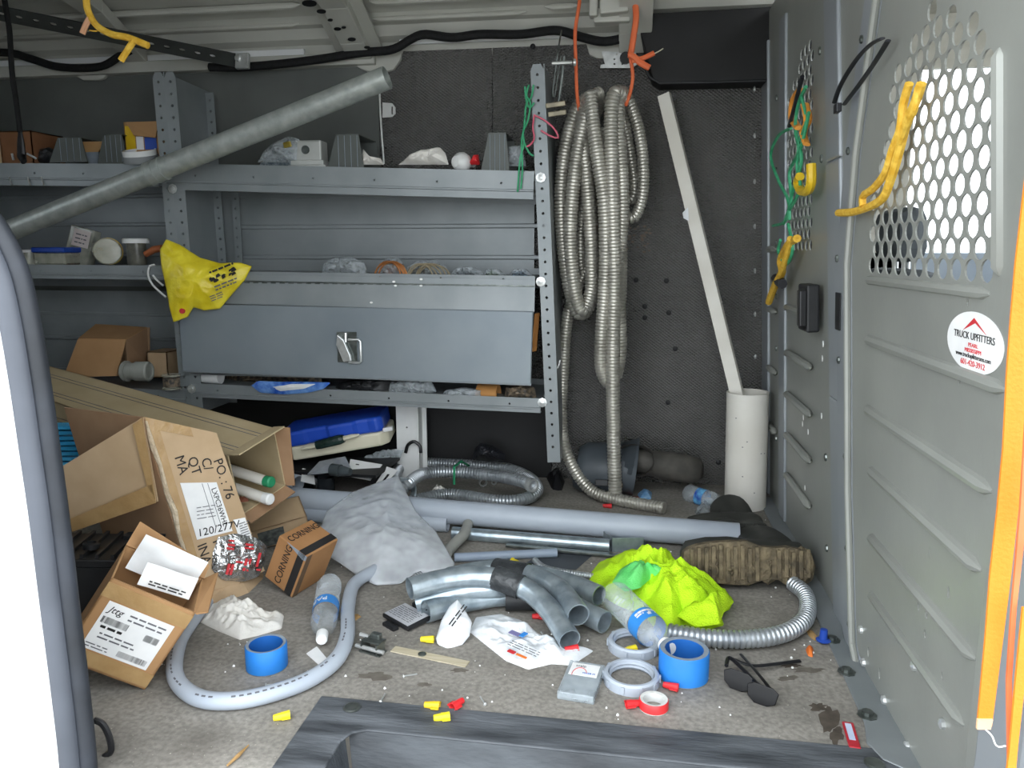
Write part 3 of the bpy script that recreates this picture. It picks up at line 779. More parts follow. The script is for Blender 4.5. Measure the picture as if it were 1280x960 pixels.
# bin: sloping hinge strip, hinged door, latch
q = [wy(219, 342, SY - .006), wy(669, 350, SY - .006), wy(668, 390, SY - .022), wy(223, 378, SY - .022)]
MB().slab(q, -.004).build('hinge_strip', 'steel', su)
for (ya, yb) in ((351, 358), (364, 373)):
    MB().tube([wy(222, ya - 1, SY - .016), wy(668, yb, SY - .016)], .0022, 6).build('hinge_bead', 'darkzinc', su)
hw_ = MB()
for i in range(40):
    x = 232 + i * 11.0
    p = wy(x, 353 + (x - 222) * .012, SY - .014)
    hw_.obox(frame(p, (1, 0, 0), (0, 0, 1)), .020, .006, .006)
hw_.build('hinge_knuckles', 'darkzinc', su)
dq = [wy(224, 379, SY - .026), wy(667, 389, SY - .026), wy(664, 481, SY - .026), wy(230, 464, SY - .026)]
bd = MB().slab(dq, -.012).build('bin_door', 'steel_door', su, bevel=.004)
# folded lower edge and side edge of the door
MB().slab([wy(229, 457, SY - .030), wy(664, 473, SY - .030), wy(664, 482, SY - .032), wy(230, 465, SY - .032)], -.004).build('door_hem', 'steel', bd)
MB().slab([wy(640, 390, SY - .029), wy(667, 392, SY - .029), wy(666, 408, SY - .029), wy(640, 406, SY - .029)], -.002).build('door_lap', 'steel_door', bd)
lp = wy(437, 434, SY - .04)
lf = frame(lp, (1, 0, 0), (0, -1, 0))
MB().perf([(-.048, .058), (.03, .058), (.03, -.058), (-.048, -.058)], [], lambda u, v, t: lf @ V((u, v, t)), .003).build('latch_plate', 'darkzinc', bd)
MB().prism([(-.04, .05), (-.015, .03), (.01, -.03), (.012, -.05), (-.02, -.055), (-.045, .01)], Matrix.Translation((0, -.006, 0)) @ lf, .016).build('latch_lever', 'zinc', bd, bevel=.003)
lr = MB().tube([lf @ V(p) for p in ((.0, .03, .014), (.042, .03, .014), (.048, .024, .014), (.048, -.05, .014), (.042, -.056, .014), (.0, -.056, .014))], .005, 8)
lr.tube([lf @ V(p) for p in ((-.01, .055, .01), (-.01, .02, .012))], .006, 8)
lr.build('latch_ring', 'zinc', bd, smooth=True)
# bin box behind the door
MB().hexa((dq[3].x + .02, SY - .01, .47), (dq[2].x - dq[3].x - .04, 0, 0), (0, SB - SY, 0), (0, 0, .004)).build('bin_floor', 'steel', su)
# paint chips on the door
for (x, y) in ((493, 352), (527, 349), (465, 378), (527, 357), (495, 357)):
    p = wy(x, y, SY - .024); MB().prism(circ(0, 0, .006, 7, .004), frame(p + V((0, -.006, 0)), (1, 0, 0), (0, -1, 0)), .002).build('paint_chip', 'white_bits_glints', su)
# bolts at the tray corners
for (x, y) in ((214, 205), (216, 236), (676, 222), (676, 352), (678, 503), (240, 486)):
    p = wy(x, y, SY - .005)
    MB().lathe([(.001, 0), (.018, 0), (.018, .004), (.010, .005), (.010, .012), (.001, .014)], frame(p, (1, 0, 0), (0, -1, 0)), 8).build('bolt', 'zinc', su)

sl = thing('shelf_unit', 'dark grey steel shelving unit at the left end of the wall', 'shelf', wy(100, 560, SY))
endpanel(sl, lt_ + V((-.026, 0, 0)), lb_ + V((-.03, 0, 0)), .045, 1)
endpanel(sl, V((-2.85, SY, 1.55)), V((-2.85, SY, .25)), .045, -1)
tray(sl, 'top_tray', (-160, 203), (197, 205), .085)
tray(sl, 'middle_tray', (-160, 329), (212, 332), .055)
tray(sl, 'lower_tray', (-160, 474), (232, 488), .055)
MB().box(-2.83, -1.76, SB - .004, SB, .80, 1.27).build('back_sheet', 'steel', sl)
MB().box(-2.83, -1.76, SB - .004, SB, .42, .78).build('back_sheet', 'steel', sl)
for zz in (.56, .67, .93, 1.06, 1.18):
    MB().box(-2.83, -1.76, SB - .014, SB - .004, zz, zz + .016).build('back_rib', 'steel', sl, bevel=.004)
# ============================================================ CARTONS ON THE LEFT
def carton_panels(parent, o, a, b, c, m, t=.004, open_end=None, inner='card_in'):
    """box of six panels; open_end leaves one face off ('a0','a1','b0','b1','c0','c1')"""
    o, a, b, c = V(o), V(a), V(b), V(c)
    un = [x.normalized() * t for x in (a, b, c)]
    F = {'a0': (o, b, c, un[0]), 'a1': (o + a, b, c, -un[0]), 'b0': (o, a, c, un[1]), 'b1': (o + b, a, c, -un[1]), 'c0': (o, a, b, un[2]), 'c1': (o + c, a, b, -un[2])}
    for k, (p, u, w, n) in F.items():
        if k == open_end: continue
        MB().hexa(p, u, w, n).build('panel', m, parent)
def decal(parent, name, m, fr, x0, x1, y0, y1, z=.0, t=.0008):
    return MB().hexa(fr @ V((x0, y0, z)), fr.to_3x3() @ V((x1 - x0, 0, 0)), fr.to_3x3() @ V((0, y1 - y0, 0)), fr.to_3x3() @ V((0, 0, t))).build(name, m, parent)
def letters(parent, txt, size, fr, x, y, m='ink', z=.001, align='LEFT', sx=1.0, shear=0):
    return text_mesh(txt, size, fr @ Matrix.Translation((x, y, z)), .0004, align, sx=sx, shear=shear).build('lettering', m, parent)
def rows(parent, fr, x0, x1, y0, y1, n, m='ink_soft', z=.0012, seed=0, hgt=.5):
    """lines of small print"""
    rd = random.Random(seed); mb = MB()
    for i in range(n):
        y = y0 + (y1 - y0) * (i + .2) / n; x = x0; h = (y1 - y0) / n * hgt
        while x < x1 - .004:
            w = min(x1 - x, .006 + rd.random() * .02)
            mb.hexa(fr @ V((x, y, z)), fr.to_3x3() @ V((w, 0, 0)), fr.to_3x3() @ V((0, h, 0)), fr.to_3x3() @ V((0, 0, .0003)))
            x += w + .004
    o = mb.build('small_print', m, parent); o['kind'] = 'stuff'; return o
def bars(parent, fr, x0, x1, y0, y1, n, z=.0012, seed=0):
    rd = random.Random(seed); mb = MB(); x = x0; p = (x1 - x0) / n
    for i in range(n):
        w = p * (.25 + .5 * rd.random())
        mb.hexa(fr @ V((x0 + i * p, y0, z)), fr.to_3x3() @ V((w, 0, 0)), fr.to_3x3() @ V((0, y1 - y0, 0)), fr.to_3x3() @ V((0, 0, .0003)))
    o = mb.build('barcode', 'ink', parent); o['kind'] = 'stuff'; return o

# --- long open carton lying across the pile
lo = V((-1.051, 2.144, .424)); la = V((-.933, .348, .094)) * 1.363; lb3 = V((-.36, -.897, -.254)) * .182; lc = -V((-.004, -.271, .962)) * .207
lg = thing('long_carton', 'long brown carton with an open end lying across the pile under the shelves', 'box', (-1.35, 2.2, .2))
carton_panels(lg, lo, la, lb3, lc, 'card_long', .004, 'a0')
fr = frame(lo + lb3.normalized() * .03, la, V(la).cross(lb3) * (1 if V(la).cross(lb3).z > 0 else -1))
for off in (.045, .06, .135, .15):
    p0 = lo + lb3.normalized() * off - lc.normalized() * .0008
    MB().hexa(p0, la, lb3.normalized() * .002, -lc.normalized() * .0006).build('printed_line', 'ink_soft', lg)
for off in (.06, .075):
    p0 = lo + lb3 + lb3.normalized() * .0008 + lc.normalized() * off
    MB().hexa(p0, la, lc.normalized() * .002, lb3.normalized() * .0006).build('printed_line', 'ink_soft', lg)
# end flaps folded out
fl1 = -la.normalized() * .05 + V((0, 0, .012))
MB().slab([lo, lo + lb3, lo + lb3 + fl1, lo + fl1 * .9], .004).build('end_flap', 'card_long', lg)
fl2 = -la.normalized() * .045 + lb3.normalized() * -.02
MB().slab([lo + lc, lo, lo + fl2, lo + lc + fl2 * .6], .004).build('end_flap', 'card_in', lg)
fl3 = -la.normalized() * .04 - V((0, 0, .01))
MB().slab([lo + lc + lb3, lo + lc, lo + lc + fl3, lo + lc + lb3 + fl3], .004).build('end_flap', 'card_in', lg)

# --- fluorescent tubes poking out of it
dT = -la.normalized()
for k, (off, zz, ext, cap) in enumerate(((.07, .150, .0, 'leaf_green'), (.115, .175, .035, 'white_plastic'))):
    s = lo + lb3.normalized() * off + lc.normalized() * zz
    t = thing('lamp_tube', ('white lamp tube with a green end cap in the long carton' if k == 0 else 'white lamp tube with a white ribbed end cap in the long carton'), 'tube', s)
    MB().tube([s - dT * .9, s + dT * ext], .0165, 14).build('tube', 'pvc_white', t, smooth=True)
    e = s + dT * ext
    MB().lathe([(.0175, 0), (.0175, .022), (.014, .026), (.004, .027)], frame(e, (0, 0, 1), dT), 14).build('end_cap', cap, t, smooth=True)
# crumpled brown strip in the carton mouth
cs = wy(304, 626, 2.06)
tag(lump([cs + V((.018 * math.cos(a_), .012 * math.sin(a_), 0)) for a_ in [i * math.pi / 5 for i in range(10)]], (0, 0, 1), .014, 3, 60, .8, 6, 24).build('crumpled_ribbon', mat('rust_paper', '5e3322', '73432f', .8), smooth=True), 'small rusty red crumpled scrap below the lamp tubes', 'scrap')

# --- big taped carton with stencilled text
T0 = wy(180, 521, 1.80); T1 = wy(270, 541, 1.93); E0 = fl(247, 753, .002); E1 = wy(330, 713, 1.97); E1.z = max(E1.z, .002)
cvec = V((-.33, .13, -.01))
bg = thing('big_carton', 'big battered carton with stencilled letters and brown tape leaning on the pile', 'box', (-1.25, 1.9, 0))
def bquad(p): return p
uB = (T1 - T0); nB = (E0 - T0).cross(T1 - T0).normalized()
if nB.y > 0: nB = -nB
MB().slab([T0, E0, E1, T1], .005).build('front_panel', 'card', bg)
MB().slab([T0, T0 + cvec, E0 + cvec, E0], .005).build('side_panel', 'card_in', bg)
MB().slab([T0 + cvec, T1 + cvec, E1 + cvec, E0 + cvec], .005).build('back_panel', 'card', bg)
MB().slab([T0, T1, T1 + cvec, T0 + cvec], -.005).build('top_panel', 'card', bg)
# big open flap at the left with its tape
pa, pn = T0 + V((.0, -.012, 0)), (V((-.33, -.02, .0))).cross(E0 - T0).normalized()
fA = [T0 + V((0, -.006, 0)), onp(197, 627, pa, pn), onp(70, 672, pa, pn), onp(66, 590, pa, pn)]
MB().slab(fA, .005).build('flap', 'card', bg)
up_ = -pn if pn.y > 0 else pn
def onflap(a_, b_): return onp(a_, b_, pa, pn) + up_ * .008
MB().slab([onflap(197, 627), onflap(192, 604), onflap(78, 652), onflap(76, 669)], .0012).build('tape', 'tape_brown', bg)
MB().slab([onflap(180, 522), onflap(168, 530), onflap(186, 606), onflap(197, 624)], .0012).build('tape', 'tape_brown', bg)
# face frame: x across, y down the sheet
fx = (T1 - T0); fdn = (E0 - T0)
def FB(u, w, z=0.006): return T0 + (T1 - T0) * u * (1 - w) + (E1 - E0) * u * w + (E0 - T0) * w + nB * z
def fbq(name, m, u0, u1, w0, w1, z=.006, t=.001):
    return MB().slab([FB(u0, w0, z), FB(u1, w0, z), FB(u1, w1, z), FB(u0, w1, z)], -t).build(name, m, bg)
fbq('tape', 'tape_brown', .0, .16, .0, 1.0, .0055)
fbq('tape', 'tape_brown', .10, .62, .0, .06, .006)
rip = MB().tube([FB(u, w, .008) for u, w in ((.0, .02), (-.01, .15), (.02, .25), (.0, .4), (.03, .5), (.0, .62), (.02, .75), (.0, .9))], [.004, .009, .006, .008, .010, .006, .007, .004], 7, flat=.5)
rip.build('torn_edge', mat('torn_paper', 'b9a58a', 'cdbda4', .9, 0, 40, .6, 90), bg)
def btext(txt, u, w, size, m='ink', sx=1.0, z=.0075):
    p = FB(u, w, z); dx = (FB(u, w + .02) - FB(u, w)).normalized(); dz = nB
    return text_mesh(txt, size, frame(p, dx, dz), .0004, sx=sx).build('lettering', m, bg)
btext('PO. : 76', .80, .20, .036); btext('C/', .62, .20, .036); btext('QT', .43, .20, .036); btext('MA', .25, .20, .036)
btext('PC', .42, .70, .036); btext('INA', .20, .70, .036); btext('C', .64, .70, .036)
fbq('label', 'paper', .22, .74, .345, .67, .0072)
lp_ = MB()
btext('LXPC36WHL', .63, .385, .020, z=.009)
t_ = text_mesh('120/277V', .030, frame(FB(.24, .655, .009), (FB(.7, .655) - FB(.24, .655)), nB), .0003); t_.build('lettering', 'ink', bg)
rows(bg, frame(FB(.30, .56, .0085), (FB(.7, .56) - FB(.3, .56)), nB), 0, .05, 0, .04, 4, seed=2, hgt=.2)
for (u_, ) in ((.52,), (.6,)):
    MB().slab([FB(u_, .35, .0086), FB(u_ + .008, .35, .0086), FB(u_ + .008, .62, .0086), FB(u_, .62, .0086)], -.0004).build('label_rule', 'ink_soft', bg)
fbq('label', 'paper', .80, .98, .60, .86, .0072)
rows(bg, frame(FB(.81, .85, .0085), (FB(.97, .85) - FB(.81, .85)), nB), 0, .03, 0, .10, 14, seed=4, hgt=.3)
# crushed lower corner
tag(lump([fl(a_, b_, .0) for a_, b_ in ((238, 752), (262, 758), (310, 742), (330, 722), (325, 700), (280, 700), (245, 730))], (0, 0, 1), .045, 5, 25, .6, 8, 36).build('crushed_cardboard', 'card', smooth=False), 'crushed cardboard corner on the floor under the foil pouch', 'cardboard')

# --- foil pouch with red print
pc = FB(.55, .80, .02)
pouch_fr = frame(FB(.72, .84, .010), (T1 - T0), nB)
ol_ = [(-.075, .045), (-.03, .062), (.035, .058), (.07, .04), (.078, .0), (.07, -.05), (.03, -.068), (-.03, -.07), (-.068, -.045), (-.078, 0)]
fp = thing('foil_pouch', 'crinkled silver foil pouch with red print lying on the big carton', 'pouch', pouch_fr.translation)
lump([pouch_fr @ V((x, y, 0)) for x, y in ol_], pouch_fr.to_3x3() @ V((0, 0, 1)), .022, 11, 40, .9, 9, 44).build('pouch', 'foil', fp, smooth=True)
for (x0, x1, y0, y1) in ((-.05, -.03, .018, .024), (-.05, -.03, .028, .034), (.0, .022, .035, .041), (.0, .026, .026, .031), (-.035, -.027, -.05, -.02), (-.024, -.017, -.05, -.02), (.010, .018, -.035, .0), (.022, .028, -.035, .0), (.045, .052, -.02, .02), (-.015, .005, -.015, -.010), (-.05, -.035, .04, .045), (.05, .062, -.03, -.025)):
    decal(fp, 'print', 'ink_red', pouch_fr, x0, x1, y0, y1, .017, .002)

# --- small plain carton and the CORNING carton
so = V((-1.241, 2.251, .11)); sa = V((.829, .538, .154)) * .195; sb = V((.558, -.771, -.309)) * .119; sc = V((-.047, .342, -.939)) * .078
sm = thing('plain_carton', 'small plain tan carton behind the orange-brown printed carton', 'box', (-1.12, 2.25, 0))
carton_panels(sm, so, sa, sb, sc, 'card')
frs = frame(so + sb, sa, sb.cross(sa).cross(sa) if False else -sc)
MB().hexa(so + sb + sa * .18 + sc * .15 + sb.normalized() * .001, sa * .42, sc * .8, sb.normalized() * .001).build('dark_label', mat('smudged_label', '3c4040', '6b706c', .5, 0, 60), sm)
co = V((-.934, 1.901, .179)); ca = V((.292, .956, .023)) * .135; cb_ = V((.863, -.253, -.438)) * .105; cc = V((-.413, .148, -.899)) * .148
cg = thing('printed_carton', 'orange-brown cube carton with black bands and lettering, tipped on its corner', 'box', (-.9, 1.93, 0))
MB().hexa(co, ca, cb_, cc).build('carton', 'card_corn', cg, bevel=.003)
an, bn, cn = ca.normalized(), cb_.normalized(), cc.normalized()
up_c = -cn
MB().hexa(co + cb_ * .72 + up_c * .0003, ca, cb_ * .22, up_c * .0006).build('black_band', 'ink', cg)
MB().hexa(co + cb_ * .72 - an * .0006, cb_ * .22, cc, -an * .0006).build('black_band', 'ink', cg)
MB().hexa(co + cb_ + bn * .0004, ca * .16, cc, bn * .0006).build('black_band', mat('faded_band', '5d4a38', '6d5843', .8), cg)
text_mesh('CORNING', .030, frame(co + up_c * .001 + ca * .06 + cb_ * .36, ca, up_c), .0003, sx=.88).build('lettering', 'ink', cg)
text_mesh('CORNING', .031, frame(co - an * .0012 + cc * .93 + cb_ * .52, -cc, -an), .0003, sx=.92).build('lettering', 'ink', cg)
MB().slab([co + cb_ * .30 - an * .0012 + cc * .0, co + cb_ - an * .0012, co + cb_ - an * .0012 + cc * .10, co + cb_ * .9 - an * .0012 + cc * .12], .0006).build('scuffed_edge', 'tape_edge', cg)

# --- labelled carton by the door, open at the top with papers
o1 = V((-1.051, 1.371, .279)); a1 = V((.735, .391, -.554)) * .188; b1 = V((-.552, -.128, -.824)) * .213; c1 = V((-.393, .911, .122)) * .145
bl = thing('labelled_carton', 'brown carton with a white shipping label tipped against the pile by the door', 'box', (-1.08, 1.42, 0))
carton_panels(bl, o1, a1, b1, c1, 'card_or', .004, 'b0')
n1 = -c1.normalized()
f1 = frame(o1 + b1, a1, n1)          # x along the face, y towards the opening
ly, lx = b1.length, a1.length
decal(bl, 'shipping_label', 'paper', f1, .022, .166, .045, .166, .0006)
letters(bl, 'Jttg', .022, f1, .030, .142, 'ink', .0016, shear=.3)
rows(bl, f1, .075, .155, .136, .158, 2, 'ink_soft', .0016, 1, .35); bars(bl, f1, .028, .085, .114, .130, 26, .0016, 2); rows(bl, f1, .034, .08, .100, .112, 1, 'ink', .0016, 3)
bars(bl, f1, .125, .157, .108, .124, 12, .0016, 5); rows(bl, f1, .040, .12, .076, .096, 2, 'ink_soft', .0016, 6, .35); bars(bl, f1, .095, .160, .052, .066, 26, .0016, 7); rows(bl, f1, .026, .075, .050, .064, 2, 'ink_soft', .0016, 8, .35)
decal(bl, 'tape', 'tape_brown', f1, .0, lx, .170, .205, .0005); decal(bl, 'tape', 'tape_brown', f1, .0, lx, .006, .040, .0005)
bu = -b1.normalized()
MB().slab([o1 + a1, o1 + a1 + c1, o1 + a1 + c1 + bu * .03 + a1.normalized() * .02, o1 + a1 + bu * .015 + a1.normalized() * .02], .004).build('flap', 'card_or', bl)
MB().slab([o1 + c1, o1 + c1 + a1, o1 + c1 + a1 + bu * .02 + c1 * .2, o1 + c1 + bu * .05 + c1 * .2], .004).build('flap', 'card_or', bl)
# papers in it
pp = thing('paper_sheet', 'white packing papers sticking out of the labelled carton', 'paper', o1 + c1 * .6 + a1 * .5)
pf = frame(o1 + a1 * .12 + c1 * .75 + bu * -.03, a1, n1 + V((0, 0, .35)))
g1 = MB()
def sheet(fr, w, h, seed, amp=.012, n=10, t=.0012, sc=14):
    mb = MB(); top = []; bot = []
    for j in range(n + 1):
        for i in range(n + 1):
            p = V((w * i / n, h * j / n, 0)); p.z = amp * nz3(p, sc, seed) * 2
            top.append(fr @ (p + V((0, 0, t)))); bot.append(fr @ p)
    k = (n + 1) ** 2; mb.v = top + bot
    for j in range(n):
        for i in range(n):
            q = j * (n + 1) + i; mb.f.append((q, q + 1, q + n + 2, q + n + 1)); mb.f.append((k + q, k + q + n + 1, k + q + n + 2, k + q + 1))
    bd_ = [i for i in range(n + 1)] + [(j + 1) * (n + 1) + n for j in range(n)] + [n * (n + 1) + n - 1 - i for i in range(n)] + [(n - 1 - j) * (n + 1) for j in range(n - 1)]
    for a_, b_ in zip(bd_, bd_[1:] + bd_[:1]): mb.f.append((b_, a_, k + a_, k + b_))
    return mb
sheet(pf, .15, .085, 3).build('sheet', 'paper', pp, smooth=True)
pf2 = frame(o1 + a1 * .30 + c1 * .35 + bu * -.02, a1 * 1.0 + V((0, 0, .02)), n1 + V((0, 0, .5)))
sheet(pf2, .115, .05, 6).build('sheet', 'paper', pp, smooth=True)
rows(pp, pf2, .02, .10, .006, .018, 2, 'ink', .014, 12)

# --- black plastic crate behind the pillar
cr = thing('plastic_crate', 'black plastic crate with a ribbed rim beside the white papers', 'crate', fl(105, 770))
cf = frame(V((-1.33, 1.66, .20)), (.93, .35, -.1), (0, .1, 1))
cm = MB()
cm.obox(cf @ Matrix.Translation((0, 0, 0)), .30, .24, .02)
cm.build('crate_deck', 'black', cr, bevel=.003)
for i in range(10):
    MB().obox(cf @ Matrix.Translation((.152, -.105 + i * .0233, -.03)), .014, .010, .055).build('rim_rib', 'black', cr)
for i in range(8):
    MB().obox(cf @ Matrix.Translation((-.12 + i * .034, 0, .02)), .008, .22, .010).build('deck_bar', 'black', cr)
for (x, y) in ((.02, -.05), (.09, .04), (-.07, .03)):
    MB().lathe([(.02, 0), (.02, .012), (.012, .016), (.012, .004)], cf @ Matrix.Translation((x, y, .028)), 12).build('boss', 'black', cr, smooth=True)
cw = MB()
cw.hexa(cf @ V((.146, -.12, -.20)), cf.to_3x3() @ V((.006, 0, 0)), cf.to_3x3() @ V((0, .24, 0)), cf.to_3x3() @ V((0, 0, .20)))
cw.hexa(cf @ V((-.15, -.12, -.20)), cf.to_3x3() @ V((.30, 0, 0)), cf.to_3x3() @ V((0, .006, 0)), cf.to_3x3() @ V((0, 0, .20)))
cw.build('crate_side', 'black', cr)
# film roll end with blue ribs at the far left
bc_ = wy(82, 562, 2.0)
br = thing('blue_ribbed_pack', 'bright blue ribbed pack behind the big carton flap', 'pack', bc_)
for i in range(8):
    MB().hexa(bc_ + V((-.10, .02, -.06 + i * .016)), (.14, 0, .006), (0, .05, 0), (0, 0, .011)).build('rib', mat('sky_blue', '2f9bd0', '4bb2e0', .4), br)
tag(lump([bc_ + V((.075 + .05 * math.cos(k * .6), .02 + .03 * math.sin(k * .6), -.07)) for k in range(10)], (0, 0, 1), .11, 8, 12, .5, 8, 30).build('black_bag', 'black', smooth=True), 'black plastic bag end beside the blue ribbed pack', 'bag')

# --- small open carton, pipe cap and bottle on the left lower shelf
zs = wy(150, 484, SY).z
sx = thing('open_carton', 'open orange-brown carton on the left lower shelf behind the long carton', 'box', wy(135, 470, 2.86))
A = [wy(98, 424, 2.83), wy(158, 425, 2.83), wy(146, 470, 2.80), wy(80, 472, 2.80)]
MB().slab(A, -.004).build('front_flap', 'card_or', sx)
B = [A[0], A[1], wy(184, 410, 3.0), wy(120, 406, 3.0)]
MB().slab(B, .004).build('top_flap', 'card_or', sx)
MB().slab([A[1], B[2], wy(186, 458, 3.0), wy(160, 462, 2.86)], .004).build('side_panel', 'card_in', sx)
MB().slab([wy(120, 406, 3.02), B[2] + V((0, .02, 0)), wy(187, 470, 3.02), wy(100, 470, 3.02)], -.004).build('back_panel', 'card_in', sx)
bt = thing('tan_carton', 'low tan carton beside the pipe cap on the left lower shelf', 'box', wy(205, 472, 2.95))
o_ = wy(186, 472, 2.93); carton_panels(bt, o_, V((.09, 0, 0)), V((0, .12, 0)), V((0, 0, .11)), 'card')
pcf = frame(wy(160, 464, 2.79), (0, 0, 1), (1, .1, .2))
cp_ = thing('pipe_cap', 'grey plastic pipe cap lying on the left lower shelf', 'fitting', wy(172, 478, 2.78))
MB().lathe([(.034, -.02), (.034, .03), (.040, .034), (.040, .085), (.036, .09), (.030, .09), (.028, .084), (.002, .082)], pcf, 24).build('cap', mat('cap_grey', '8d8f88', '9d9f98', .5), cp_, smooth=True)
MB().lathe([(.036, -.012), (.042, -.012), (.042, .0), (.036, .0)], pcf, 24).build('collar', mat('cap_grey', '8d8f88'), cp_, smooth=True)
sf = frame(wy(215, 486, 2.77), (1, 0, 0), (0, 0, 1))
spool = thing('wire_spool', 'clear spool with dark wire beside the slotted post', 'spool', sf.translation)
MB().lathe([(.036, 0), (.036, .006), (.024, .008), (.024, .05), (.036, .052), (.036, .058), (.002, .058)], sf, 20).build('spool', 'jar', spool, smooth=True)
MB().lathe([(.025, .01), (.032, .012), (.032, .046), (.025, .048)], sf, 20).build('wire', 'wirebundle', spool, smooth=True)
# ============================================================ THINGS ON THE FLOOR
def arc_pts(pts, step=.012): return smooth_path(pts, step)
# big grey pvc pipe
pr = .042
a, b = fl(345, 622, .075), fl(924, 659, .075)
a.z = .075; b.z = .045
a = a + (a - b).normalized() * .12
pv = thing('pvc_pipe', 'long thick grey plastic pipe lying across the floor', 'pipe', (a + b) / 2 - V((0, 0, .06)))
MB().pipe([a, a.lerp(b, .95), b], pr, .005, 24).build('pipe', 'pvc', pv, smooth=True)
a2, b2 = fl(352, 640, .03), fl(560, 655, .03)
tag(MB().pipe([a2, b2], .028, .004, 20).build('pvc_pipe', 'pvc', smooth=True), 'shorter grey plastic pipe tucked under the long pipe', 'pipe')
# rubber band over it
rbp = [fl(520, 640, .05) + V((.05 * math.cos(k / 8 * math.pi) + .02, -.02 + .0 * k, .05 * math.sin(k / 8 * math.pi))) for k in range(9)]
tag(MB().tube(rbp, .003, 6).build('rubber_band', mat('tan_rubber', 'c9b288', 'd5c09a', .6), smooth=True), 'tan rubber band hooped over the long grey pipe', 'band')
# steel conduit and thin pvc
a, b = fl(566, 666, .022), fl(762, 682, .022)
tag(MB().pipe([a, b], .021, .002, 20).build('steel_conduit', 'galv2', smooth=True), 'shiny straight steel conduit in front of the long grey pipe', 'conduit')
a, b = fl(568, 697, .014), fl(696, 691, .014)
tag(MB().pipe([a, b], .014, .003, 14).build('thin_pvc_pipe', mat('thin_grey', '8d9aac', '9ba7b7', .4), smooth=True), 'thin blue-grey plastic pipe in front of the steel conduit', 'pipe')
a, b = fl(632, 684, .006), fl(775, 698, .006)
tag(MB().hexa(a, b - a, (0, .02, 0), (0, 0, .008)).build('steel_strip', 'darkzinc', bevel=.001), 'narrow dark steel strip behind the thin blue-grey pipe', 'strip')
# plastic elbow
e1 = MB().tube(arc_pts([fl(585, 655, .04), fl(580, 668, .035), fl(568, 680, .025), fl(558, 692, .02)]), .018, 12)
tag(e1.build('plastic_elbow', mat('dull_elbow', '8f8f8a', '9f9f99', .5), smooth=True), 'dull grey plastic elbow beside the steel conduit end', 'fitting')
# dark liner boards and bracket beneath the pipe
q = [fl(690, 684, .001), fl(745, 690, .001), fl(720, 712, .001), fl(650, 708, .001)]
tag(MB().slab(q, .004).build('rubber_scrap', mat('rubber_scrap', '3f444a', '4d5258', .7)), 'dark rubber scrap next to the thin blue-grey pipe end', 'scrap')
ub = thing('strut_bracket', 'grey galvanised angle bracket poking out under the long pipe', 'bracket', fl(788, 690))
p0 = fl(765, 690, .0)
MB().hexa(p0, (.10, .02, 0), (.0, .003, .045), (.0, .004, 0)).build('upright', 'galv2', ub)
MB().hexa(p0, (.11, .02, 0), (.0, .09, 0), (0, 0, .004)).build('foot', 'galv2', ub)
MB().hexa(p0 + V((.0, .0, .0)), (-.03, .05, 0), (0, .003, 0), (0, 0, .05)).build('side_leaf', 'galv2', ub)
# coil of flexible conduit at the back
cz = .03
cl = [fl(a_, b_, z_) for a_, b_, z_ in ((512, 628, .03), (560, 618, .03), (620, 626, .03), (655, 624, .03), (672, 612, .04), (660, 596, .05), (630, 585, .06), (580, 579, .06), (530, 577, .06), (503, 582, .06), (494, 598, .05), (500, 614, .06), (508, 606, .10), (530, 592, .10), (570, 590, .10), (620, 595, .10), (650, 601, .10), (664, 606, .10))]
for p in cl:
    if p.y > 3.09: p.y = 3.09
fc = thing('flexible_conduit', 'coiled flexible metal conduit on the floor under the shelves', 'conduit', fl(590, 625))
MB().flex(cl, .024, .012, .0055, 12).build('conduit', 'flex2', fc, smooth=True)
MB().tube([cl[-4] + V((.0, -.035, -.04)), cl[-4] + V((0, -.03, .03)), cl[-4] + V((.015, .03, .035)), cl[-4] + V((.03, .1, .0)), cl[-4] + V((.02, .08, -.05))], .005, 6).build('green_tie', 'leaf_green', fc)
e = cl[-1]; dr = (cl[-1] - cl[-2]).normalized()
MB().lathe([(.026, -.01), (.026, .012), (.019, .012), (.019, -.005)], frame(e, (0, 0, 1), dr), 16, False).build('end_ring', 'zinc', fc, smooth=True)
# small flex conduit and short end near bag
p = [fl(668, 700, .01), fl(680, 709, .01), fl(705, 715, .01), fl(740, 720, .01), fl(775, 722, .01)]
tag(MB().flex(p, .010, .008, .002, 8).build('thin_flexible_conduit', 'flex2', smooth=True), 'thin flexible metal conduit running under the yellow vest', 'conduit')
p = [fl(518, 722, .012), fl(535, 716, .012), fl(552, 716, .012)]
tag(MB().flex(p, .013, .009, .003, 8).build('thin_flexible_conduit', 'flex2', smooth=True), 'short piece of flexible conduit behind the cloudy bag', 'conduit')
# large flex conduit end curving out at the right
p = [fl(835, 790, .026), fl(880, 797, .026), fl(930, 799, .026), fl(975, 793, .026), fl(1003, 778, .026), fl(1010, 760, .026), fl(1006, 742, .03), fl(992, 730, .03)]
for q in p: q.x = min(q.x, .505)
tag(MB().flex(p, .0225, .013, .004, 12).build('flexible_conduit', 'flex2', smooth=True), 'fat flexible conduit curving out from under the muddy boot', 'conduit')
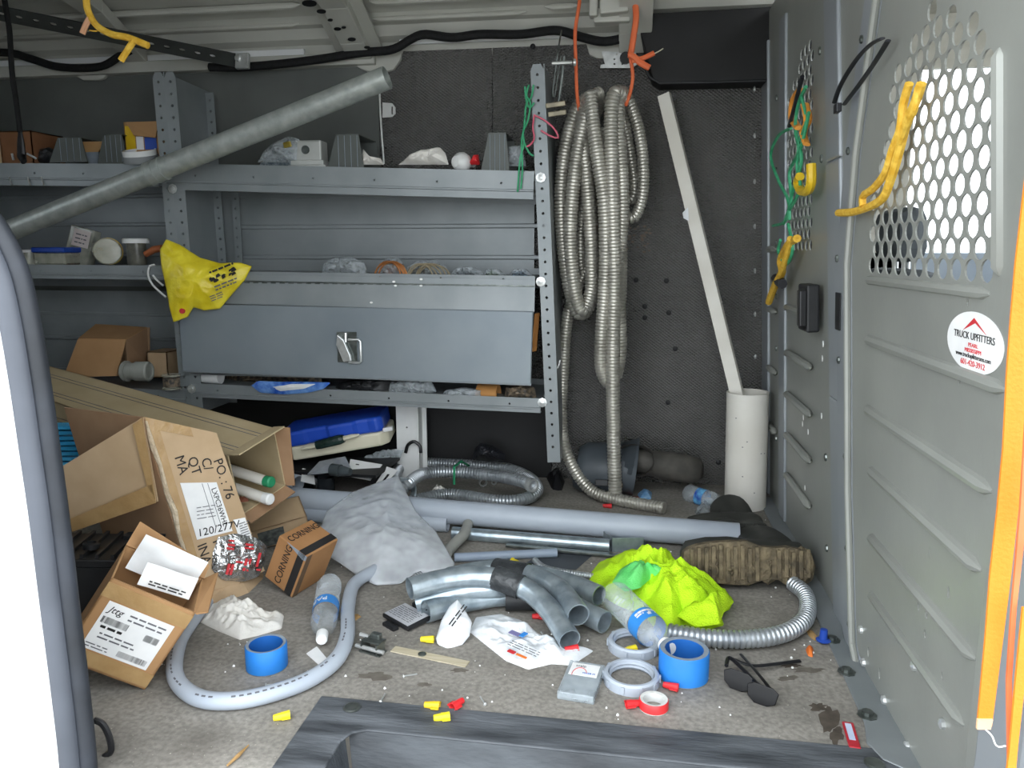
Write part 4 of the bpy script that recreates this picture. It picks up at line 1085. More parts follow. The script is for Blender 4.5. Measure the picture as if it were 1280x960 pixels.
# gray liquid-tight conduit loop
p = [fl(258, 752, .02), fl(243, 772, .02), fl(225, 800, .02), fl(218, 832, .02), fl(224, 855, .02), fl(250, 873, .02), fl(290, 876, .02), fl(335, 868, .02), (fl(385, 850, .02)), fl(420, 825, .02), fl(434, 795, .02), fl(435, 760, .02), fl(443, 730, .022), fl(470, 712, .025)]
lq = thing('grey_conduit_loop', 'smooth grey plastic-coated conduit looped around the blue tape at the door', 'conduit', fl(330, 880))
MB().tube(arc_pts(p, .015), .0185, 14).build('conduit', 'pvc', lq, smooth=True)
pp_ = arc_pts(p, .015)
pr_ = MB()
for i in range(18, len(pp_) - 24, 1):
    if random.random() < .62:
        d = (pp_[i + 1] - pp_[i]).normalized(); sidev = V((-d.y, d.x, 0))
        out = (V((0, -.55, .83))).normalized()
        out = (out - d * out.dot(d)).normalized()
        pr_.obox(frame(pp_[i] + out * .0182, d, out), .009, .0035, .0008)
o_ = pr_.build('printed_mark', 'ink_soft', lq); o_['kind'] = 'stuff'
# galvanised elbows, bundled
eb = [
 ('upper', [(512, 736, .10), (560, 724, .105), (610, 722, .10), (655, 735, .085), (685, 760, .06), (712, 800, .033)]),
 ('lowerfront', [(532, 765, .034), (580, 752, .034), (640, 744, .034), (700, 752, .036), (735, 768, .036), (756, 778, .034)]),
 ('back', [(560, 722, .05), (620, 712, .07), (670, 722, .08), (700, 738, .075), (724, 770, .07)]),
 ('behind', [(570, 728, .034), (640, 716, .034), (700, 726, .036), (750, 745, .036)]),
 ('mid', [(520, 752, .04), (570, 740, .06), (610, 735, .065), (640, 740, .04), (660, 750, .03)])]
eb_lab = {'upper': 'galvanised elbow on top of the taped bundle, mouth nearest the camera', 'lowerfront': 'galvanised elbow lying lowest at the front of the taped bundle', 'back': 'galvanised elbow curving between the other two in the taped bundle', 'behind': 'galvanised elbow at the back of the taped bundle by the yellow vest', 'mid': 'short galvanised elbow end in the middle of the taped bundle'}
for k, pts in eb:
    w = [fl(a_, b_, z_) for a_, b_, z_ in pts]
    t = thing('conduit_elbow', eb_lab[k], 'elbow', V((w[0].x, w[0].y, .0)), 'galvanised conduit elbows taped together')
    MB().pipe(arc_pts(w, .02), .0285, .003, 20).build('elbow', 'galv2', t, smooth=True)
# black tape round the bundle
tpw = [fl(a_, b_, z_) for a_, b_, z_ in ((619, 722, .10), (651, 734, .088))]
tp = thing('black_tape_wrap', 'black tape wrapped round the galvanised elbows', 'tape', V((tpw[0].x, tpw[0].y, 0)))
MB().tube([tpw[0], tpw[0].lerp(tpw[1], .5) + V((0, 0, .002)), tpw[1]], .0325, 18).build('wrap', mat('black_tape', '2a2c2e', '45484a', .3, 0, 20, .4, 60), tp, smooth=True)
w2 = [fl(a_, b_, z_) for a_, b_, z_ in ((632, 748, .036), (668, 748, .036))]
MB().tube(w2, .0325, 18).build('wrap', 'black', tp, smooth=True)
w2 = [fl(a_, b_, z_) for a_, b_, z_ in ((620, 712, .07), (660, 719, .078))]
MB().tube(w2, .0325, 18).build('wrap', mat('black_tape', '2a2c2e'), tp, smooth=True)
# labels on the lower elbow
# --- cloudy plastic bag draped over the pipe
pA, pB = fl(480, 733, .0), fl(500, 600, .16)
pB = wy(500, 600, 2.53)
ax_ = (pB - pA); pnm = V((1, 0, 0)).cross(ax_).normalized()
if pnm.z < 0: pnm = -pnm
ol_ = [onp(a_, b_, pA + pnm * .0, pnm) for a_, b_ in ((396, 672), (408, 640), (440, 616), (480, 601), (498, 595), (506, 612), (520, 640), (545, 665), (560, 690), (569, 706), (556, 716), (520, 716), (500, 730), (470, 734), (450, 722), (425, 704), (405, 692))]
for q in ol_: q.z = max(q.z, .004)
tag(lump(ol_, pnm, .05, 22, 6, .5, 34, 140, 1.8, .5, .006).build('plastic_bag', 'bag', smooth=True, angle=60), 'cloudy clear plastic bag draped over the long grey pipe', 'bag')
# --- hi-vis vest
ol_ = [fl(a_, b_, .0) for a_, b_ in ((735, 722), (748, 705), (775, 700), (830, 705), (862, 722), (880, 735), (917, 752), (912, 762), (900, 768), (905, 782), (880, 788), (855, 780), (842, 800), (825, 792), (805, 770), (770, 756), (748, 742))]
vs = thing('hi_vis_vest', 'crumpled fluorescent yellow mesh vest on the floor by the muddy boot', 'vest', fl(820, 770))
vm = lump(ol_, (0, 0, 1), .11, 31, 9, .85, 30, 130, 2.2, .5, .006).build('vest', 'vest', vs, smooth=True, angle=70)
def onlump(a_, b_, z): return fl(a_, b_, z)
ol_ = [fl(a_, b_, .07) for a_, b_ in ((775, 712), (800, 700), (832, 708), (850, 720), (838, 728), (815, 722), (800, 735), (782, 740), (765, 728))]
lump(ol_, (0, 0, 1), .045, 33, 14, .9, 10, 50, 2.0, .5).build('reflective_stripe', 'vest_green', vs, smooth=True, angle=70)
# sleeve fold
ol_ = [fl(a_, b_, .03) for a_, b_ in ((846, 770), (870, 748), (905, 744), (918, 752), (905, 765), (900, 780), (870, 784))]
lump(ol_, (0, 0, 1), .05, 35, 14, .9, 10, 50, 2.0, .5).build('fold', 'vest', vs, smooth=True, angle=70)

# --- bottles
def bottle(label, base, tip, r, rot=0, txt=None, labcol=None, crush=.0, label_from=.38, label_to=.62, mir=False):
    base, tip = V(base), V(tip); d = tip - base; L = d.length
    fr = frame(base, d.cross(V((0, 0, 1))), d)
    t = thing('water_bottle', label, 'bottle', V((base.x, base.y, min(base.z, tip.z) - r)))
    prof = [(.002, 0), (r * .8, .0), (r, .05 * L)]
    z = .08
    while z < label_from:
        prof += [(r, z * L), (r * .90, (z + .025) * L)]; z += .05
    prof += [(r * .97, label_from * L), (r * .97, label_to * L)]
    z = label_to + .02
    while z < .74:
        prof += [(r, z * L), (r * .95, (z + .02) * L)]; z += .04
    prof += [(r * .93, .76 * L), (r * .72, .83 * L), (r * .42, .89 * L), (r * .36, .92 * L)]
    mb = MB().lathe(prof, fr, 24)
    if crush:
        for i, p in enumerate(mb.v): mb.v[i] = p + V((nz3(p, 30, 3), nz3(p, 30, 4), nz3(p, 30, 5))) * crush
    mb.build('bottle', 'bottle', t, smooth=True)
    MB().lathe([(r * .43, .905 * L), (r * .43, .985 * L), (r * .38, L), (.001, L)], fr, 20).build('cap', 'white_plastic', t, smooth=True)
    MB().lathe([(r * 1.0, (label_from + .02) * L), (r * 1.0, (label_to - .02) * L)], fr, 24, False).build('label', labcol or 'ink_blue', t, smooth=True)
    if txt:
        # lettering wrapped round the label
        tm = text_mesh(txt, r * .75, Matrix(), .0003, 'CENTER')
        zc = (label_from + label_to) / 2 * L
        vv = []
        for p in tm.v:
            an = rot + p.x / r; rr = r * 1.015 + p.z
            vv.append(fr @ V((rr * math.cos(an), rr * math.sin(an), zc + p.y - r * .25)))
        MB().add(vv, tm.f).build('lettering', 'white_plastic', t)
    return t
M['lab_blue'] = mat('bottle_label_blue', '2d7cc9', '3a8ad6', .4)
b0 = fl(412, 728, .034); t0 = fl(402, 800, .022)
bottle('crumpled clear water bottle lying by the grey conduit loop, cap to the camera', b0, t0, .034, R(-62), 'PAR', 'lab_blue', .002, .42, .60)
b0 = fl(766, 742, .06); t0 = fl(838, 812, .045)
bottle('clear water bottle with a blue label leaning on the yellow vest', b0, t0, .040, R(-90), None, 'lab_blue', .001, .52, .72)
wb_ = [o for o in col.objects if o.name.startswith('water_bottle')][-1]
d_ = (t0 - b0); fr_ = frame(b0, d_.cross(V((0, 0, 1))), d_); Lb = d_.length
for (an0, an1, z0, z1) in ((-130, -108, .575, .60), (-106, -92, .575, .60), (-90, -74, .575, .60), (-72, -58, .575, .60), (-56, -44, .575, .60), (-125, -70, .61, .625), (-66, -44, .61, .625), (-98, -84, .63, .66)):
    MB().rings([[fr_ @ V((.0403 * math.cos(R(a_)), .0403 * math.sin(R(a_)), z_ * Lb)), fr_ @ V((.0407 * math.cos(R(a_)), .0407 * math.sin(R(a_)), z_ * Lb)), fr_ @ V((.0407 * math.cos(R(a_)), .0407 * math.sin(R(a_)), z2 * Lb)), fr_ @ V((.0403 * math.cos(R(a_)), .0403 * math.sin(R(a_)), z2 * Lb))] for a_ in (an0, (an0 + an1) / 2, an1) for z_, z2 in ((z0, z1),)]).build('print', 'white_plastic', wb_)
b0 = V((.245, 2.925, .034)); t0 = V((.375, 2.82, .028))
bottle('small clear water bottle by the standing white pipe', b0, t0, .033, 0, None, mat('label_deep', '1f3f9c', '6fb6e0', .4, 0, 30), .002, .30, .55)

# --- rolls of tape
def roll(name, label, c, r, ri, h, m, mi, edge):
    t = thing(name, label, 'tape', c); fr = Matrix.Translation(c)
    MB().lathe([(r, .003), (r, h - .003), (r - .002, h)], fr, 40, False).build('tape', m, t, smooth=True)
    MB().lathe([(r - .002, h), (ri, h - .001)], fr, 40, False).build('side', edge, t)
    MB().lathe([(r - .001, .0005), (r, .003)], fr, 40, False).build('lower_edge', edge, t)
    MB().lathe([(ri, h - .001), (ri, .001)], fr, 40, False).build('core', mi, t, smooth=True)
    return t
roll('masking_tape', 'wide blue masking tape roll inside the grey conduit loop', fl(334, 833), .047, .038, .058, 'bluetape', 'bluetape_in', 'tape_edge')
roll('masking_tape', 'wide blue masking tape roll next to the grey threaded rings', fl(854, 845), .056, .043, .068, 'bluetape', 'bluetape_in', 'tape_edge')
roll('electrical_tape', 'small red electrical tape roll at the front', fl(817, 885), .031, .022, .022, 'red', 'white_plastic', mat('tape_label', 'd9d9d4', 'c6c6c2', .5, 0, 60))
# --- grey threaded rings
def ring(label, c, r, tilt):
    t = thing('threaded_ring', label, 'ring', c, 'grey plastic threaded rings'); fr = frame(c, (1, 0, 0), tilt)
    MB().lathe([(r, 0), (r, .020), (r - .004, .024), (r - .010, .024), (r - .012, .018), (r - .012, .004), (r - .009, 0), (r, 0)], fr, 40, False).build('ring', 'pvc', t, smooth=True)
    for k in range(10):
        an = k * math.pi / 5
        MB().obox(fr @ Matrix.Rotation(an, 4, 'Z') @ Matrix.Translation((r + .001, 0, .004)), .004, .008, .016).build('lug', 'pvc', t)
    MB().lathe([(r - .0125, .004), (r - .016, .008), (r - .0125, .012), (r - .016, .016), (r - .0125, .02)], fr, 40, False).build('thread', 'pvc', t, smooth=True)
ring('grey threaded ring lying flat in front of the other ring', fl(789, 852), .062, (0, 0, 1))
ring('grey threaded ring partly under the leaning water bottle', fl(792, 810, .0), .062, (0, 0, 1))
# --- wire connectors
def nut(c, yaw, m, label, up=.35, s=1.0):
    d = V((math.cos(yaw), math.sin(yaw), 0)); fr = frame(V(c) + V((0, 0, .008 * s)), (0, 0, 1), d)
    t = thing('wire_connector', label, 'connector', c, 'twist-on wire connectors scattered on the floor')
    MB().lathe([(.004, -.016 * s), (.006 * s, -.015 * s), (.0085 * s, .010 * s), (.009 * s, .016 * s), (.0072 * s, .016 * s), (.006 * s, .004 * s)], fr, 12, False).build('cap', m, t)
    for s_ in (-1, 1):
        MB().hexa(fr @ V((-.0015 * s, s_ * .008 * s, .0)), fr.to_3x3() @ V((.003 * s, 0, 0)), fr.to_3x3() @ V((0, s_ * .005 * s, 0)), fr.to_3x3() @ V((0, 0, .016 * s))).build('wing', m, t)
for a_, b_, yw, m, lab in (
    (352, 900, 30, 'yellow', 'yellow wire connector on the bare floor left of the step tray'), (540, 886, 0, 'yellow_amber', 'amber wire connector at the back edge of the step tray'),
    (552, 901, 20, 'yellow', 'yellow wire connector lying on the step tray rim'), (572, 884, -120, 'red', 'red wire connector beside the amber one at the step tray'),
    (534, 803, 5, 'yellow', 'yellow wire connector half under the white packet'), (787, 816, 30, 'yellow', 'yellow wire connector inside the rear threaded ring'),
    (838, 862, -15, 'red', 'red wire connector between the ring and the blue tape'), (792, 884, 200, 'red', 'red wire connector touching the red tape roll'),
    (714, 815, 20, 'red', 'red wire connector between the elbow mouth and the print packet'), (673, 774, 10, 'red', 'red wire connector in the bend of the galvanised elbows'), (644, 706, 130, 'yellow', 'yellow wire connector behind the elbow bundle'), (759, 635, 0, 'red', 'red wire connector behind the long grey pipe')):
    nut(fl(a_, b_), R(yw), m, lab, s=1.05)
# --- screws and nails
def screw(a_, b_, yw, label, L=.03):
    c = fl(a_, b_, .003); d = V((math.cos(R(yw)), math.sin(R(yw)), 0))
    t = thing('screw', label, 'screw', c, 'loose screws and nails')
    MB().tube([c, c + d * L], .0018, 6).build('shank', 'zinc', t); MB().lathe([(.004, 0), (.004, .002), (.001, .003)], frame(c, (0, 0, 1), -d), 8).build('head', 'zinc', t)
for a_, b_, yw, lab in ((333, 856, 15, 'screw in front of the left blue tape roll'), (505, 845, 25, 'screw near the pale strip on the floor'), (385, 840, 8, 'screw beside the grey conduit loop'), (681, 797, 115, 'white nail near the elbow mouth'), (606, 880, 120, 'thin nail at the back edge of the step tray'), (476, 877, 90, 'pan-head screw at the step tray rim')):
    screw(a_, b_, yw, lab)
# --- white cloth
ol_ = [fl(a_, b_) for a_, b_ in ((250, 778), (262, 760), (280, 752), (310, 760), (335, 768), (355, 770), (352, 786), (322, 795), (300, 800), (275, 790))]
tag(lump(ol_, (0, 0, 1), .045, 41, 14, 1.2, 26, 110, 2.2, .5, .004).build('white_rag', 'cloth_white', smooth=True, angle=70), 'crumpled white rag beside the left blue tape roll', 'rag')
ol_ = [fl(a_, b_) for a_, b_ in ((402, 835), (412, 828), (396, 809), (383, 818))]
for q in ol_: q.z = .001
tag(MB().slab(ol_, .0015).build('paper_tag', 'paper'), 'small white paper tag lying under the conduit loop', 'paper')
# --- steel clamp
ck = thing('steel_clamp', 'small zinc hinged clamp standing on the floor', 'clamp', fl(465, 822))
f = frame(fl(466, 815), (.95, -.3, 0), (0, 0, 1))
MB().obox(f @ Matrix.Translation((0, 0, .0)), .06, .03, .004).build('base', 'darkzinc', ck)
for x in (-.022, .022):
    MB().obox(f @ Matrix.Translation((x, 0, .0)), .004, .032, .028).build('cheek', 'darkzinc', ck)
MB().obox(f @ Matrix.Translation((0, .006, .026)), .052, .028, .004).build('jaw', 'darkzinc', ck)
MB().obox(f @ Matrix.Translation((0, .016, .028)), .026, .016, .014).build('saddle', 'darkzinc', ck, bevel=.003)
MB().tube([f @ V((-.04, -.012, .014)), f @ V((.04, -.012, .014))], .005, 10).build('pin', 'zinc', ck, smooth=True)
MB().tube([f @ V((-.045, .012, .03)), f @ V((-.02, .012, .03))], .005, 8).build('bolt', 'zinc', ck, smooth=True)
# --- pale strip with round knockout
fs = frame(fl(537, 821), fl(582, 830) - fl(490, 811), (0, 0, 1))
L_ = (fl(583, 829) - fl(489, 811)).length
tag(MB().obox(fs, L_, .026, .002).build('pale_strip', 'woodstick'), 'pale flat strip lying on the floor in front of the white packet', 'strip')
tag(MB().lathe([(.001, .002), (.010, .002), (.010, .0045), (.008, .005), (.001, .005)], fs @ Matrix.Translation((-.02, 0, 0)), 14).build('knockout_disc', 'darkzinc'), 'round steel knockout disc resting on the pale strip', 'disc')
# --- dark flat pack with printed card
fpk = frame(fl(508, 768, .018), (.8, -.6, 0), (-.05, -.05, 1))
dk = thing('dark_card_pack', 'flat black pack with a pale printed card next to the elbow mouths', 'pack', fl(508, 775))
MB().obox(fpk @ Matrix.Translation((0, 0, -.012)), .11, .075, .011).build('tray', 'black', dk, bevel=.002)
MB().obox(fpk, .10, .068, .0012).build('card', mat('grey_card', 'a3a5aa', 'b9babd', .4, 0, 20), dk)
rows(dk, fpk, -.045, .04, -.025, .025, 7, 'ink_soft', .0016, 3, .3)
MB().obox(fpk @ Matrix.Translation((0, -.052, -.017)), .05, .018, .012).build('clip', 'black', dk, bevel=.003)
MB().obox(fpk @ Matrix.Translation((0, .055, -.015)), .06, .03, .022).build('clip', 'black', dk, bevel=.003)
# --- white packet and long print packet
pk = thing('white_packet', 'white pointed plastic packet with black lettering by the elbow mouths', 'packet', fl(568, 808))
n_ = V((.15, -.45, .85)).normalized(); pz = fl(568, 805, .004)
ol_ = [onp(a_, b_, pz, n_) for a_, b_ in ((545, 798), (552, 775), (562, 758), (572, 749), (582, 764), (590, 778), (587, 795), (578, 806), (560, 811), (547, 806))]
lump(ol_, n_, .022, 51, 25, .6, 10, 48, 2.2, .6, .002).build('packet', 'poly', pk, smooth=True, angle=60)
fk = frame(onp(564, 789, pz, n_) + n_ * .022, onp(580, 765, pz, n_) - onp(562, 789, pz, n_), n_)
rows(pk, fk, .0, .07, -.004, .012, 2, 'ink', 0, 5, .4)
pn2 = thing('print_packet', 'long crumpled white plastic sheet with faded print in front of the elbow bundle', 'packet', fl(650, 820))
ol_ = [fl(a_, b_) for a_, b_ in ((587, 790), (595, 772), (625, 768), (650, 775), (672, 792), (705, 812), (742, 814), (733, 820), (715, 832), (690, 830), (660, 837), (632, 826), (612, 810))]
lump(ol_, (0, 0, 1), .030, 53, 13, 1.2, 26, 110, 2.4, .5, .002).build('packet', 'poly', pn2, smooth=True, angle=60)
fq = frame(fl(630, 808, .027), fl(700, 826) - fl(640, 800), (0, -.1, 1))
rows(pn2, fq, .0, .09, .01, .035, 3, 'ink_soft', .0, 8, .3)
for x, y, w_, h_, m in ((.02, -.012, .02, .010, 'ink_red'), (.045, -.010, .03, .006, 'orange_bit'), (-.03, .05, .03, .014, mat('violet_print', '6d6a96', '8480a8', .6)), (.0, .055, .012, .02, 'lab_blue')):
    decal(pn2, 'print', m, fq, x, x + w_, y, y + h_, .0, .002)
# --- clear plastic box
cx = thing('clear_plastic_box', 'clear plastic flip box with a printed label at the front', 'box', fl(725, 880))
q = [fl(698, 872, .02), fl(742, 887, .02), fl(753, 836, .02), fl(710, 828, .02)]
fcx = frame(fl(727, 857), fl(744, 884) - fl(697, 876), (0, 0, 1))
wx_, hx_ = (fl(744, 886) - fl(697, 878)).length, .135
MB().obox(fcx, wx_, hx_, .020).build('box', 'clearbox', cx, bevel=.003)
MB().obox(fcx @ Matrix.Translation((0, .001, .002)), wx_ * .9, hx_ * .9, .012).build('contents', mat('grey_contents', '7c8488', 'a4abae', .5, 0, 60), cx)
MB().obox(fcx @ Matrix.Translation((0, .030, .0205)), wx_ * .78, .050, .0008).build('label', 'paper', cx)
letters(cx, 'scelp', .012, fcx, -.022, .040, 'ink_soft', .0215); letters(cx, 'MHSB M', .008, fcx, -.002, .014, 'ink_blue', .0215)
MB().tube([fcx @ V((-.008 + .016 * math.cos(k / 9 * math.pi + .3), .010 + .026 * math.sin(k / 9 * math.pi + .3), .0218)) for k in range(10)], .0008, 5).build('red_arc', 'ink_red', cx)
# --- safety glasses
sg = thing('safety_glasses', 'black wraparound safety glasses on the floor at the right', 'glasses', fl(940, 878))
c1_, c2_ = fl(922, 862, .02), fl(960, 876, .018)
gx = (c2_ - c1_).normalized(); gz = V((0, -.35, 1)).normalized()
for k, c in enumerate((fl(923, 850, .022), fl(953, 868, .020))):
    fr = frame(c, gx, V((.05, -.97, .2)))
    MB().prism([(-.034, .012), (-.02, .020), (.02, .020), (.034, .012), (.030, -.012), (.012, -.022), (-.014, -.022), (-.030, -.010)], fr, .004).build('lens', 'lens', sg, bevel=.0015)
MB().tube(arc_pts([fl(908, 832, .034), fl(912, 822, .036), fl(930, 838, .034), fl(950, 858, .03), fl(968, 868, .026)], .006), .0045, 8).build('brow_bar', 'hook_black', sg, smooth=True)
MB().tube(arc_pts([fl(912, 822, .034), fl(940, 832, .02), fl(970, 830, .012), fl(1000, 826, .006)], .01), .005, 8, flat=.6).build('temple', 'hook_black', sg, smooth=True)
MB().tube(arc_pts([fl(968, 868, .026), fl(950, 845, .03), fl(935, 828, .02), fl(926, 818, .01)], .01), .004, 8, flat=.6).build('temple', 'hook_black', sg, smooth=True)
MB().tube([fl(936, 858, .022), fl(941, 862, .022)], .005, 8).build('bridge', 'hook_black', sg)
# --- debris at the right
cy_ = thing('snack_wrapper', 'small red and white snack wrapper at the right floor edge', 'wrapper', fl(1064, 940))
fw_ = frame(fl(1064, 921), fl(1071, 944) - fl(1058, 900), (0, 0, 1))
MB().obox(fw_, .085, .022, .006).build('wrapper', mat('wrapper_red', 'a8222c', 'b93440', .3), cy_, bevel=.002)
MB().obox(fw_ @ Matrix.Translation((-.008, -.001, .006)), .055, .012, .0006).build('print_panel', mat('wrapper_blue', 'a9b8d8', 'd5dcea', .4), cy_)
tag(lump([fl(a_, b_) for a_, b_ in ((1007, 812), (1011, 807), (1017, 812), (1016, 822), (1010, 820))], (0, 0, 1), .012, 3, 40, .5, 5, 20).build('orange_plug', 'orange_bit', smooth=True), 'small orange plastic plug by the conduit end', 'plug')
bcp = thing('bottle_stopper', 'small royal blue plastic stopper next to the bulkhead foot', 'stopper', fl(1030, 800))
MB().lathe([(.016, 0), (.018, .003), (.010, .006), (.009, .03), (.002, .031)], Matrix.Translation(fl(1029, 801, .006)), 12).build('cap', 'royal', bcp, smooth=True)
tag(lump([fl(a_, b_) for a_, b_ in ((1008, 787), (1016, 789), (1024, 799), (1018, 801), (1010, 794))], (0, 0, 1), .01, 5, 40, .5, 5, 20).build('wood_chip', 'brown_paper'), 'small tan wood chip next to the blue cap', 'chip')
tag(MB().tube([fl(284, 957, .004), fl(298, 944, .006), (fl(311, 931, .004))], [.002, .004, .001], 6).build('twig', 'brown_paper'), 'dry twig on the floor left of the step tray', 'twig')
tag(lump([fl(a_, b_) for a_, b_ in ((437, 770), (447, 767), (452, 771), (444, 776))], (0, 0, 1), .004, 5, 40, .5, 5, 20).build('wood_chip', 'brown_paper'), 'flat tan chip beside the crumpled bottle', 'chip')
rng = random.Random(5)
gm = MB()
for k in range(170):
    p = fl(rng.uniform(180, 1040), rng.uniform(650, 900), 0)
    if p.y < 1.46: continue
    s_ = rng.uniform(.001, .0035); gm.lathe([(s_, 0), (s_ * .7, s_), (.0003, s_ * 1.2)], Matrix.Translation(p), 5)
g_ = gm.build('grit', 'white_bits_glints'); g_['kind'] = 'stuff'; g_['label'] = 'pale grit and crumbs strewn over the floor'; g_['category'] = 'grit'
# ============================================================ HANGING CONDUIT, PIPES, BOOTS
hc = thing('hanging_conduit', 'thick loops of flexible metal conduit hung on an orange cord at the wall', 'conduit', wy(768, 632, 2.84))
loops = [
 [(744, 118, 2.98), (722, 135, 2.96), (708, 180, 2.95), (701, 240, 2.95), (704, 310, 2.95), (713, 365, 2.95), (724, 392, 2.95), (738, 378, 2.97), (744, 330, 2.99), (740, 250, 3.0), (738, 180, 3.0), (746, 125, 3.0)],
 [(752, 116, 2.94), (738, 128, 2.92), (724, 180, 2.91), (716, 240, 2.90), (713, 300, 2.90), (718, 360, 2.90), (728, 388, 2.92), (739, 360, 2.94), (738, 290, 2.93), (733, 215, 2.92), (728, 150, 2.93), (740, 118, 2.95)],
 [(756, 122, 3.03), (742, 150, 3.02), (733, 215, 3.02), (726, 290, 3.02), (727, 335, 3.02), (736, 346, 3.03), (748, 320, 3.04), (752, 240, 3.05), (754, 160, 3.05)],
 [(738, 116, 2.88), (741, 150, 2.87), (748, 200, 2.86), (756, 260, 2.86), (757, 340, 2.87), (752, 420, 2.87), (752, 460, 2.88), (762, 478, 2.90), (772, 455, 2.93), (775, 380, 2.95), (776, 300, 2.95), (772, 200, 2.95), (768, 125, 2.96)],
 [(778, 120, 2.90), (768, 118, 2.88), (764, 150, 2.87), (765, 225, 2.86), (768, 340, 2.86), (766, 440, 2.86), (767, 540, 2.86), (769, 632, 2.85)],
 [(784, 124, 2.93), (774, 116, 2.91), (773, 160, 2.90), (778, 225, 2.89), (778, 280, 2.89), (772, 340, 2.90), (776, 430, 2.92), (770, 472, 2.93)],
 [(778, 116, 2.98), (788, 130, 2.98), (799, 165, 2.98), (804, 205, 2.98), (803, 245, 2.98), (794, 270, 2.98), (783, 270, 2.98), (776, 250, 2.99), (779, 200, 3.0)],
 [(772, 122, 3.04), (780, 150, 3.04), (789, 200, 3.04), (793, 235, 3.04), (788, 250, 3.04), (780, 240, 3.04), (774, 190, 3.05)],
 [(735, 330, 3.02), (720, 365, 3.02), (709, 400, 3.02), (704, 470, 3.02), (702, 530, 2.97), (712, 575, 2.90), (738, 612, 2.86), (775, 634, 2.82), (830, 655, 2.75)],
]
radl = [.026, .026, .023, .026, .027, .025, .022, .020, .0235]
for L3, r_ in zip(loops, radl):
    pts = [wy(a_, b_, Y) for a_, b_, Y in L3]
    for p in pts: p.z = max(p.z, .025)
    MB().flex(pts, r_, .0125, .004, 12).build('conduit_loop', 'flex', hc, smooth=True)
# orange cord
oc = thing('tied_cord', 'orange cord tied to the roof bracket holding the conduit loops', 'cord', wy(755, 0, 2.95))
def tubepx(parent, name, pts, Y, r, m, n=8, step=.01, flat=None):
    w = [wy(p[0], p[1], p[2] if len(p) > 2 else Y) for p in pts]
    return MB().tube(smooth_path(w, step), r, n, flat=flat).build(name, m, parent, smooth=True)
tubepx(oc, 'cord', [(727, -30, 2.95), (724, 5), (719, 40), (720, 80), (722, 125), (730, 160, 2.92)], 2.93, .0065, 'orange_cord')
tubepx(oc, 'cord', [(788, -30, 2.95), (795, 15), (792, 45), (788, 70)], 2.90, .011, 'orange_cord')
tubepx(oc, 'cord', [(788, 72), (791, 95), (788, 115), (782, 132, 2.92)], 2.90, .0065, 'orange_cord')
tubepx(oc, 'knot', [(786, 68), (794, 72), (800, 78), (812, 85)], 2.88, .011, 'orange_cord')
tubepx(oc, 'knot', [(790, 76), (800, 74), (810, 70), (818, 66)], 2.885, .009, 'orange_cord')
tubepx(oc, 'frayed_end', [(816, 68), (822, 65), (830, 60)], 2.885, .002, 'cream')
# spring catch hardware on the shelf end
hk = thing('hanger_hardware', 'wire hanger and worn brass clamps on the right shelf post', 'hanger', wy(700, 140, 2.85))
tubepx(hk, 'rod', [(690, 79), (715, 78)], 2.83, .006, 'zinc')
p = wy(717, 78, 2.83); MB().lathe([(.012, 0), (.012, .008), (.004, .009)], frame(p, (0, 0, 1), (1, 0, 0)), 12).build('rod_end', 'zinc', hk)
tubepx(hk, 'wire', [(702, 38, 2.9), (698, 60), (694, 90), (691, 115), (693, 122), (698, 90), (701, 70)], 2.84, .003, 'darkzinc')
tubepx(hk, 'wire', [(705, 70), (702, 100), (698, 128)], 2.84, .005, 'darkzinc', flat=.4)
for (a_, b_, w_) in ((695, 134, .07), (697, 145, .065)):
    p = wy(a_, b_, 2.80); MB().obox(frame(p, (1, 0, .12), (0, -.2, 1)), w_, .02, .018).build('clamp', mat('dull_brass', '6e6859', '8b8470', .4, .6, 30), hk, bevel=.003)
# pale strip leaning in a standing white pipe
tb_ = fl(941, 612); tb_ = V((.462, 2.90, 0))
tube_top = wy(940, 490, 2.90).z
wp = thing('white_pipe', 'short wide white plastic pipe standing on the floor by the bulkhead', 'pipe', tb_)
MB().pipe([tb_, V((tb_.x - .012, tb_.y, tube_top))], .076, .005, 32).build('pipe', 'pvc_white', wp, smooth=True)
rs_ = random.Random(3)
for k in range(7):
    an = R(-90 + rs_.uniform(-40, 50)); z = rs_.uniform(.05, tube_top - .03)
    c = V((tb_.x - .012 * z / tube_top, tb_.y, z)); d = V((math.cos(an), math.sin(an), 0))
    MB().prism(circ(0, 0, .002, 6, .003), frame(c + d * .0757, (0, 0, 1), d), .0009).build('speck', 'ink_soft', wp)
top = wy(829, 118, 3.07); bot = wy(927, 520, 2.90)
st_ = thing('white_channel', 'long white plastic channel leaning in the standing white pipe', 'channel', bot)
d = top - bot
bot2 = bot - d.normalized() * .25
fr = frame(bot2, top - bot2, (-.35, -.9, 0)); Lw = (top - bot2).length
MB().hexa(fr @ V((0, -.024, 0)), fr.to_3x3() @ V((Lw, 0, 0)), fr.to_3x3() @ V((0, .046, 0)), fr.to_3x3() @ V((0, 0, .004))).build('web', 'pvc_white', st_)
for y in (-.024, .019):
    MB().hexa(fr @ V((0, y, .0)), fr.to_3x3() @ V((Lw, 0, 0)), fr.to_3x3() @ V((0, .003, 0)), fr.to_3x3() @ V((0, 0, -.022))).build('flange', 'pvc_white', st_)
tagp = wy(853, 266, 3.0)
MB().slab([tagp, tagp + V((.02, 0, .02)), tagp + V((.025, 0, -.03)), tagp + V((.005, 0, -.02))], .002).build('loose_film', 'poly', st_)

